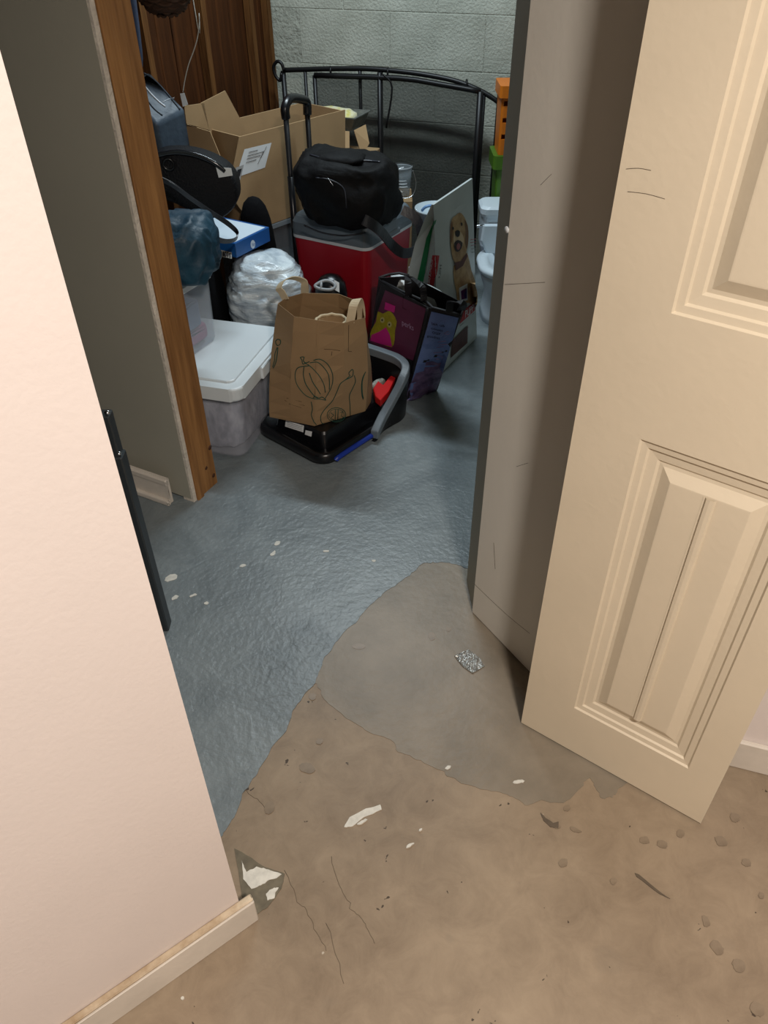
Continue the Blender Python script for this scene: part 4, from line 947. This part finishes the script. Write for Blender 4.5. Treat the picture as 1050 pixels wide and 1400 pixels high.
# ---- big open cardboard box on a clear crate
ba = (G(470, 150, .75)-G(328, 187, .75)); BLn = ba.length*0.98; ba.normalize(); bn = V(ba.y, -ba.x, 0); bk3 = -bn
b0 = G(328, 187, .75); b0.z = 0
crt = thing('clear_crate', 'large clear plastic crate under the big open cardboard box', 'crate', (b0.x, b0.y, 0))
cq = b0 + ba*0.01
CRT = clear('smoky_clear_crate', (120, 126, 132), .4, .2)
rc_ = [[cq+bk3*.008, cq+ba*.46+bk3*.008, cq+ba*.46+bk3*.21, cq+bk3*.21]]
rr_ = [[p+V(0, 0, z) for p in rc_[0]] for z in (.004, .40)]
loft('crate_body', rr_, CRT, crt, True, False, False, .004)
ob_ = obox('crate_rim', cq-ba*.008+V(0, 0, .397), ba*.476, bk3*.222, V(0, 0, .022), mat('crate_rim_grey', (128, 136, 142), .3), crt, .003, 1)
box = thing('cardboard_box', 'big open cardboard box with raised flaps and a white shipping label', 'cardboard box', (b0.x, b0.y, .42))
z0, z1 = .421, .75
TK = .005
D_ = .215
def plate(name, pts, th, m, parent):
    n = (pts[1]-pts[0]).cross(pts[2]-pts[0]).normalized()*th
    k = len(pts); vs = list(pts)+[p+n for p in pts]
    fs = [tuple(range(k)), tuple(range(k, 2*k))]+[(i, (i+1) % k, k+(i+1) % k, k+i) for i in range(k)]
    return raw(name, vs, fs, m, parent)
fq = [PL(u, v, b0, bn) for u, v in ((328, 187), (472, 150))]
fe = b0+ba*BLn
fw = plate('front_wall', [fq[0], fq[1], V(fe.x, fe.y, z0), V(b0.x, b0.y, z0)+ba*.02, PL(313, 263, b0, bn)], TK, CARD, box)
obox('back_wall', b0+bk3*(D_-TK)+V(0, 0, z0), ba*BLn, bk3*TK, V(0, 0, z1-z0), CARD, box)
obox('side_wall', b0+bk3*TK+V(0, 0, z0), ba*TK, bk3*(D_-2*TK), V(0, 0, z1-z0), CARD, box)
obox('side_wall', b0+ba*(BLn-TK)+bk3*TK+V(0, 0, z0), ba*TK, bk3*(D_-2*TK), V(0, 0, z1-z0), CARD, box)
obox('box_floor', b0+bk3*TK+ba*TK+V(0, 0, z0), ba*(BLn-2*TK), bk3*(D_-2*TK), V(0, 0, TK), CARDIN, box)
pf, pn = b0+bk3*(D_*.72), bn
fl = lambda px: [PL(u, v, pf, pn) for u, v in px]
plate('flap', fl([(275, 141), (308, 124), (340, 184), (304, 207), (286, 178)]), .004, CARDIN, box)
plate('flap', [p-bn*.0 for p in fl([(252, 145), (279, 141), (286, 178), (255, 169)])], .004, CARDIN, box)
plate('flap', fl([(303, 207), (328, 195), (326, 218), (308, 216)]), .004, CARDIN, box)
ps = b0-ba*.004
plate('flap', [PL(u, v, ps, V(-0.35, -0.94, 0).normalized()) for u, v in ((255, 170), (287, 180), (313, 243), (300, 262), (254, 235))], .004, CARD, box)
bv = bvh_of(fw)
dpoly('shipping_label', bv, [(334, 204), (371, 195), (362, 229), (322, 243)], PAPER, box, .001)
dpoly('barcode_label', bv, [(322, 229), (333, 225), (328, 246), (319, 251)], mat('label_grey2', (168, 168, 168), .7), box, .002)
dpoly('barcode_bar', bv, [(324, 232), (330, 230), (327, 241), (322, 243)], INK, box, .003)
for i, d in enumerate([((340, 208), (352, 205)), ((338, 213), (360, 207)), ((337, 217), (356, 212)), ((336, 222), (350, 218)), ((356, 216), (364, 200)), ((352, 224), (360, 206))]):
    dline('label_print', bv, d, INK, box, .0007, 0, .0022)
# ---- foil tray and upright carton at the back
uc = V(-0.215, 3.40, 0)
o = thing('open_carton', 'narrow brown carton with open flaps in front of the bed frame', 'carton', uc)
ux, uy = E2, E1
obox('carton_body', uc+V(0, 0, .002), ux*.17, uy*.16, V(0, 0, .56), CARD, o, .002, 1)
yC = 3.40
plate('flap', [PY(452, 208, yC), PY(478, 212, yC-.02), PY(478, 180, yC+.03), PY(458, 178, yC+.04)], .004, CARDIN, o)
plate('flap', [PY(484, 178, yC+.0), PY(500, 170, yC+.03), PY(505, 196, yC), PY(495, 214, yC-.02)], .004, CARDIN, o)
ty = 3.42
ft = thing('foil_tray', 'aluminium foil tray of pale yellow bits on the cartons', 'tray', PY(470, 170, ty))
FOILP = mat('foil_pan', (150, 154, 150), .35, .6, noise_amt=.3, noise_scale=30, bump=.5, bump_scale=40)
lx = [PY(404, 160, 3.52), PY(486, 167, 3.42), PY(507, 147, 3.56), PY(430, 146, 3.66)]
mz = sum(p.z for p in lx)/4
lx = [V(p.x, p.y, mz) for p in lx]; cz = sum(lx, V(0, 0, 0))/4
rg = [[cz.lerp(p, k)+V(0, 0, z) for p in lx] for k, z in ((.80, -.045), (.80, -.044), (.95, 0), (1.0, 0.002), (1.0, .006), (.94, .006), (.80, -.036))]
loft('pan', rg, FOILP, ft, True, True)
YEL = mat('pale_yellow_bits', (196, 186, 96), .6, rgb2=(214, 212, 196), noise_scale=30)
blob('yellow_bits', cz+V(0, 0, -.012), (lx[1]-lx[0])*.36, (lx[3]-lx[0])*.30, V(0, 0, .03), YEL, ft, .7, .014, 22, 3, None, .4)

# ---- black curved slab, suitcase, garment, wicker basket, cord
ys = 2.50
outl = [(205, 222), (214, 211), (240, 208), (268, 212), (294, 222), (312, 235), (322, 252), (324, 275), (314, 291), (298, 300), (272, 294), (240, 280), (205, 262)]
op = catmull([PY(u, v, ys) for u, v in outl], 4, True)
sl_ = thing('padded_headrest', 'black padded shell with a shiny rim and small white label above the paper box', 'headrest', op[0]*0+V(-0.56, ys+.05, .56))
fr_ = [p for p in op]; cS = sum(fr_, V(0, 0, 0))/len(fr_)
BF = mat('black_foam', (10, 11, 16), .6, spec=0.25, bump=.5, bump_scale=160)
shell = loft('shell', [[cS.lerp(p, .9)+V(0, .0, 0) for p in fr_], [cS.lerp(p, .97)+V(0, .004, 0) for p in fr_], [p+V(0, .014, 0) for p in fr_], [p+V(0, .08, 0) for p in fr_], [cS.lerp(p, .92)+V(0, .10, 0) for p in fr_]], BF, sl_, True, True, True)
tube('rim', [PY(u, v, ys-.004) for u, v in ((206, 216), (220, 211), (242, 208), (268, 212), (292, 222), (308, 234))], .008, mat('glossy_black_rim', (22, 24, 28), .16), sl_, 10, 5)
hc = PY(231, 224, ys-.004)
o = lathe('socket_ring', [(.012, 0), (.018, .002), (.020, .006), (.016, .012), (.012, .002)], (0, 0, 0), BLKPL, None, 20, caps=False); o.data.transform(Matrix((X_, Z, -Y_)).transposed().to_4x4()); o.parent = sl_; o.location = hc-sl_.location
plate('care_label', [PY(295, 228, ys-.004), PY(316, 230, ys-.012), PY(318, 240, ys-.014), PY(299, 243, ys-.004)], .001, PAPER, sl_)
o = blob('black_bolster', V(-.462, 2.862, .285), V(.068, 0, 0), V(0, .052, 0), V(0, 0, .282), BLKCL, None, .8, .005, 8, 3, None, 0, .004); tag(o, 'rounded black bolster between the padded shell and the cardboard box', 'bolster')
P1, P2, P3 = PY(251, 148, 2.755), PY(203, 97, 2.80), PY(213, 168, 2.645)
a_, b_ = P2-P1, P3-P1; c_ = V(0.0, 0.05, -1).normalized()
SUIT = mat('slate_nylon', (66, 80, 94), .5, rgb2=(48, 60, 74), noise_scale=9, bump=.35, bump_scale=22)
case = thing('soft_suitcase', 'slate grey soft suitcase leaning against the wood wall', 'suitcase', P1+c_*.4)
scb = obox('case_body', P1-a_*.03-b_*.03, a_*1.04, b_*1.04, c_*.24, SUIT, case, .012, 3, True)
bv = bvh_of(scb)
dline('zipper', bv, [(194, 113), (206, 128), (217, 139), (226, 146)], mat('pale_zip', (206, 212, 220), .3), case, .0032, 4, .001)
dline('seam', bv, [(222, 140), (230, 136), (238, 134)], mat('pale_zip', (206, 212, 220), .3), case, .001, 3, .001)
dline('seam', bv, [(196, 100), (214, 112), (238, 140), (246, 150)], mat('seam_dark', (40, 50, 62), .5), case, .003, 4, .001)
dline('seam', bv, [(192, 122), (208, 146), (222, 158)], mat('seam_dark', (40, 50, 62), .5), case, .003, 4, .001)
gp_ = PY(176, 18, 2.45)
gm_ = thing('hanging_garment', 'dark blue garment hanging beside the pine stud', 'garment', (gp_.x, gp_.y, 1.0))
NAVC = mat('navy_cloth', (30, 44, 70), .8, bump=.3, bump_scale=30)
blob('cloth', V(PY(186, 20, 2.45).x-.052, gp_.y, 1.38), V(.06, 0, 0), V(0, .03, 0), V(0, 0, PY(186, 20, 2.45).z*0+.36), NAVC, gm_, .55, .012, 9, 4, (1, 1, .25), .4)
tube('hanger_hook', [V(gp_.x-.02, gp_.y, 1.72), V(gp_.x-.02, gp_.y, CEIL)], .003, STEEL, gm_)
wc = PY(229, 20, 2.84); wc.z += .0
wk = thing('wicker_basket', 'brown wicker basket hanging on the wood wall', 'basket', wc)
WIC = mat('wicker', (74, 48, 30), .8, noise_amt=.4, noise_scale=40)
lathe('basket_core', [(.02, .004), (.06, .012), (.080, .05), (.088, .15)], wc, WIC, wk, 28)
for i in range(14):
    z = .002+.0108*i; r = .03+.055*min(1, (i/5.0)**.6) if i else .03
    tube('wicker_coil', [wc+V(r*math.cos(a), r*math.sin(a), z+.004*math.sin(a*8+i*math.pi)) for a in [j*math.pi/24 for j in range(48)]], .0055, WIC, wk, 5, 0, True)
tube('basket_cord', [wc+V(0, 0, .15), wc+V(0, 0, CEIL-wc.z)], .003, WIC, wk, 6)
cy = 2.92
cdp = [PY(u, v, y) for u, v, y in ((262, -60, cy), (264, 0, cy), (272, 18, cy), (271, 45, cy), (266, 66, cy), (258, 88, cy), (253, 108, cy), (250, 126, cy))]
cdp[0] = V(cdp[1].x-.01, cdp[1].y, CEIL)
cd_ = thing('pull_cord', 'thin white cord with a paper tag dangling by the wood wall', 'cord', cdp[-1])
tube('cord', cdp, .0016, mat('white_cord', (190, 186, 176), .7), cd_, 6, 5)
q0 = PY(250, 126, cy)
plate('paper_tag', [PY(246, 128, cy), PY(252, 127, cy), PY(257, 143, cy), PY(250, 146, cy)], .001, PAPER, cd_)

# ---- bed headboard with fire screen against the block wall
HP0 = BW - E1*.125; HN = E1
def hp_(u, v, off=0.0): return PL(u, v, HP0-E1*off, HN)
bed = thing('bed_headboard', 'arched black metal bed headboard leaning along the block wall', 'headboard', (HP0.x+.4, HP0.y-.1, 0))
rail_px = [(388, 96), (420, 95), (452, 94), (500, 94), (540, 97), (580, 102), (620, 110), (650, 121), (672, 133), (689, 146)]
tube('top_rail', [hp_(u, v) for u, v in rail_px], .010, BLKMET, bed, 8, 4)
tube('top_rail', [hp_(u, v, .012) for u, v in [(388, 96), (385, 87), (379, 84), (374, 92), (377, 104), (383, 110), (385, 100)]], .007, BLKMET, bed, 8, 4)
def vert(u, v, r, name='spindle', off=0.0):
    p = hp_(u, v, off); tube(name, [V(p.x, p.y, .01), p], r, BLKMET, bed, 8)
vert(387, 97, .011, 'post'); 
for u, v in ((417, 96), (492, 94), (521, 95), (662, 127)): vert(u, v, .0075)
p = hp_(682, 142); p2 = hp_(691, 110)
pq = [V(p.x, p.y, .01), p, p+V(.002, 0, .035), p+V(.012, 0, .052), p+V(.028, 0, .055), p+V(.040, 0, .045), p+V(.042, 0, .02)]
tube('post', pq, .010, BLKMET, bed, 8, 4)
for u, v in ((452, 97), (530, 99), (638, 115)):
    c = hp_(u, v, .0)
    tube('clip_ring', [c+V(0, .016*math.cos(a), .016*math.sin(a)) for a in [i*math.pi/6 for i in range(12)]], .004, BLKMET, bed, 6, 0, True)
scr = thing('mesh_screen', 'dark framed mesh fire screen hung in front of the headboard', 'screen', (HP0.x+.5, HP0.y-.2, 0))
fo = .02
fpx = [(430, 103), (545, 107), (600, 115), (657, 125)]
tl, tr = hp_(430, 103, fo), hp_(657, 125, fo)
ftop = [hp_(u, v, fo) for u, v in fpx]
tube('frame_bar', ftop, .011, BLKMET, scr, 6, 3)
tube('frame_bar', [tl, V(tl.x, tl.y, .05)], .009, BLKMET, scr, 6)
tube('frame_bar', [tr, V(tr.x, tr.y, .05)], .013, BLKMET, scr, 6)
tube('frame_bar', [V(tl.x, tl.y, .05), V(tr.x, tr.y, .05)], .010, BLKMET, scr, 6)
cb_ = hp_(519, 99, fo); tube('frame_bar', [cb_, V(cb_.x, cb_.y, .05)], .010, BLKMET, scr, 6)
MESH = mat('fine_black_mesh', (16, 17, 18), .7, alpha=.38)
me_pts = [V(tl.x, tl.y, .05), V(tr.x, tr.y, .05)] + [hp_(u, v, fo) for u, v in reversed(fpx)]
plate('mesh_panel', me_pts, .0008, MESH, scr)
tube('fire_poker', [hp_(528, 175, .05), hp_(536, 120, .04), hp_(524, 102, .04)], .004, BLKMET, scr, 6, 4)
# ---- orange and green crates
def cut(o, cutters):
    for c in cutters:
        md = o.modifiers.new('cut', 'BOOLEAN'); md.operation = 'DIFFERENCE'; md.solver = 'EXACT'; md.object = c
    bpy.context.view_layer.update()
    dg = bpy.context.evaluated_depsgraph_get()
    me = bpy.data.meshes.new_from_object(o.evaluated_get(dg)); o.modifiers.clear(); o.data = me
    for c in cutters: bpy.data.objects.remove(c, do_unlink=True)
cp_ = PY(683, 118, 3.33); gp2 = PY(674, 217, 3.30)
ORG = mat('orange_plastic', (206, 112, 24), .4); GRN = mat('green_plastic', (74, 112, 28), .4)
zg = PY(676, 214, 3.30).z
gx = gp2.x
o = thing('green_crate', 'tall green plastic crate with round holes under the orange one', 'crate', (gx+.1, 3.38, 0))
gc = V(gx+.11, 3.382, 0)
gb = loft('crate_body', [foot(gc, X_, Y_, [(x*k, y*k) for x, y in rrect(.19, .15, .015)], z) for k, z in ((.82, .003), (.95, zg-.05))], GRN, o)
loft('crate_rim', [foot(gc, X_, Y_, rrect(.215, .16, .015), z) for z in (zg-.052, zg)], GRN, o)
cut(gb, [tube('cutter', [V(gc.x-.068, gc.y-.12, z_), V(gc.x-.068, gc.y-.02, z_)], .015, None, None, 16) for z_ in (.28, .34, .40)])
zo = PY(684, 118, 3.30).z
o = thing('orange_crate', 'orange plastic crate standing on the green crate', 'crate', (gc.x, gc.y, zg))
ogc = V(cp_.x+.095, 3.382, 0)
ob2 = loft('crate_body', [foot(ogc, X_, Y_, [(x*k, y*k) for x, y in rrect(.17, .14, .012)], z) for k, z in ((.96, zg+.001), (1.0, zo-.04))], ORG, o)
loft('crate_rim', [foot(ogc, X_, Y_, rrect(.19, .16, .012), z) for z in (zo-.042, zo)], ORG, o)
cut(ob2, [obox('cutter', V(ogc.x-.075, ogc.y-.11, z_), V(.02, 0, 0), V(0, .09, 0), V(0, 0, .018), None) for z_ in (zg+.06, zg+.12, zg+.18)])
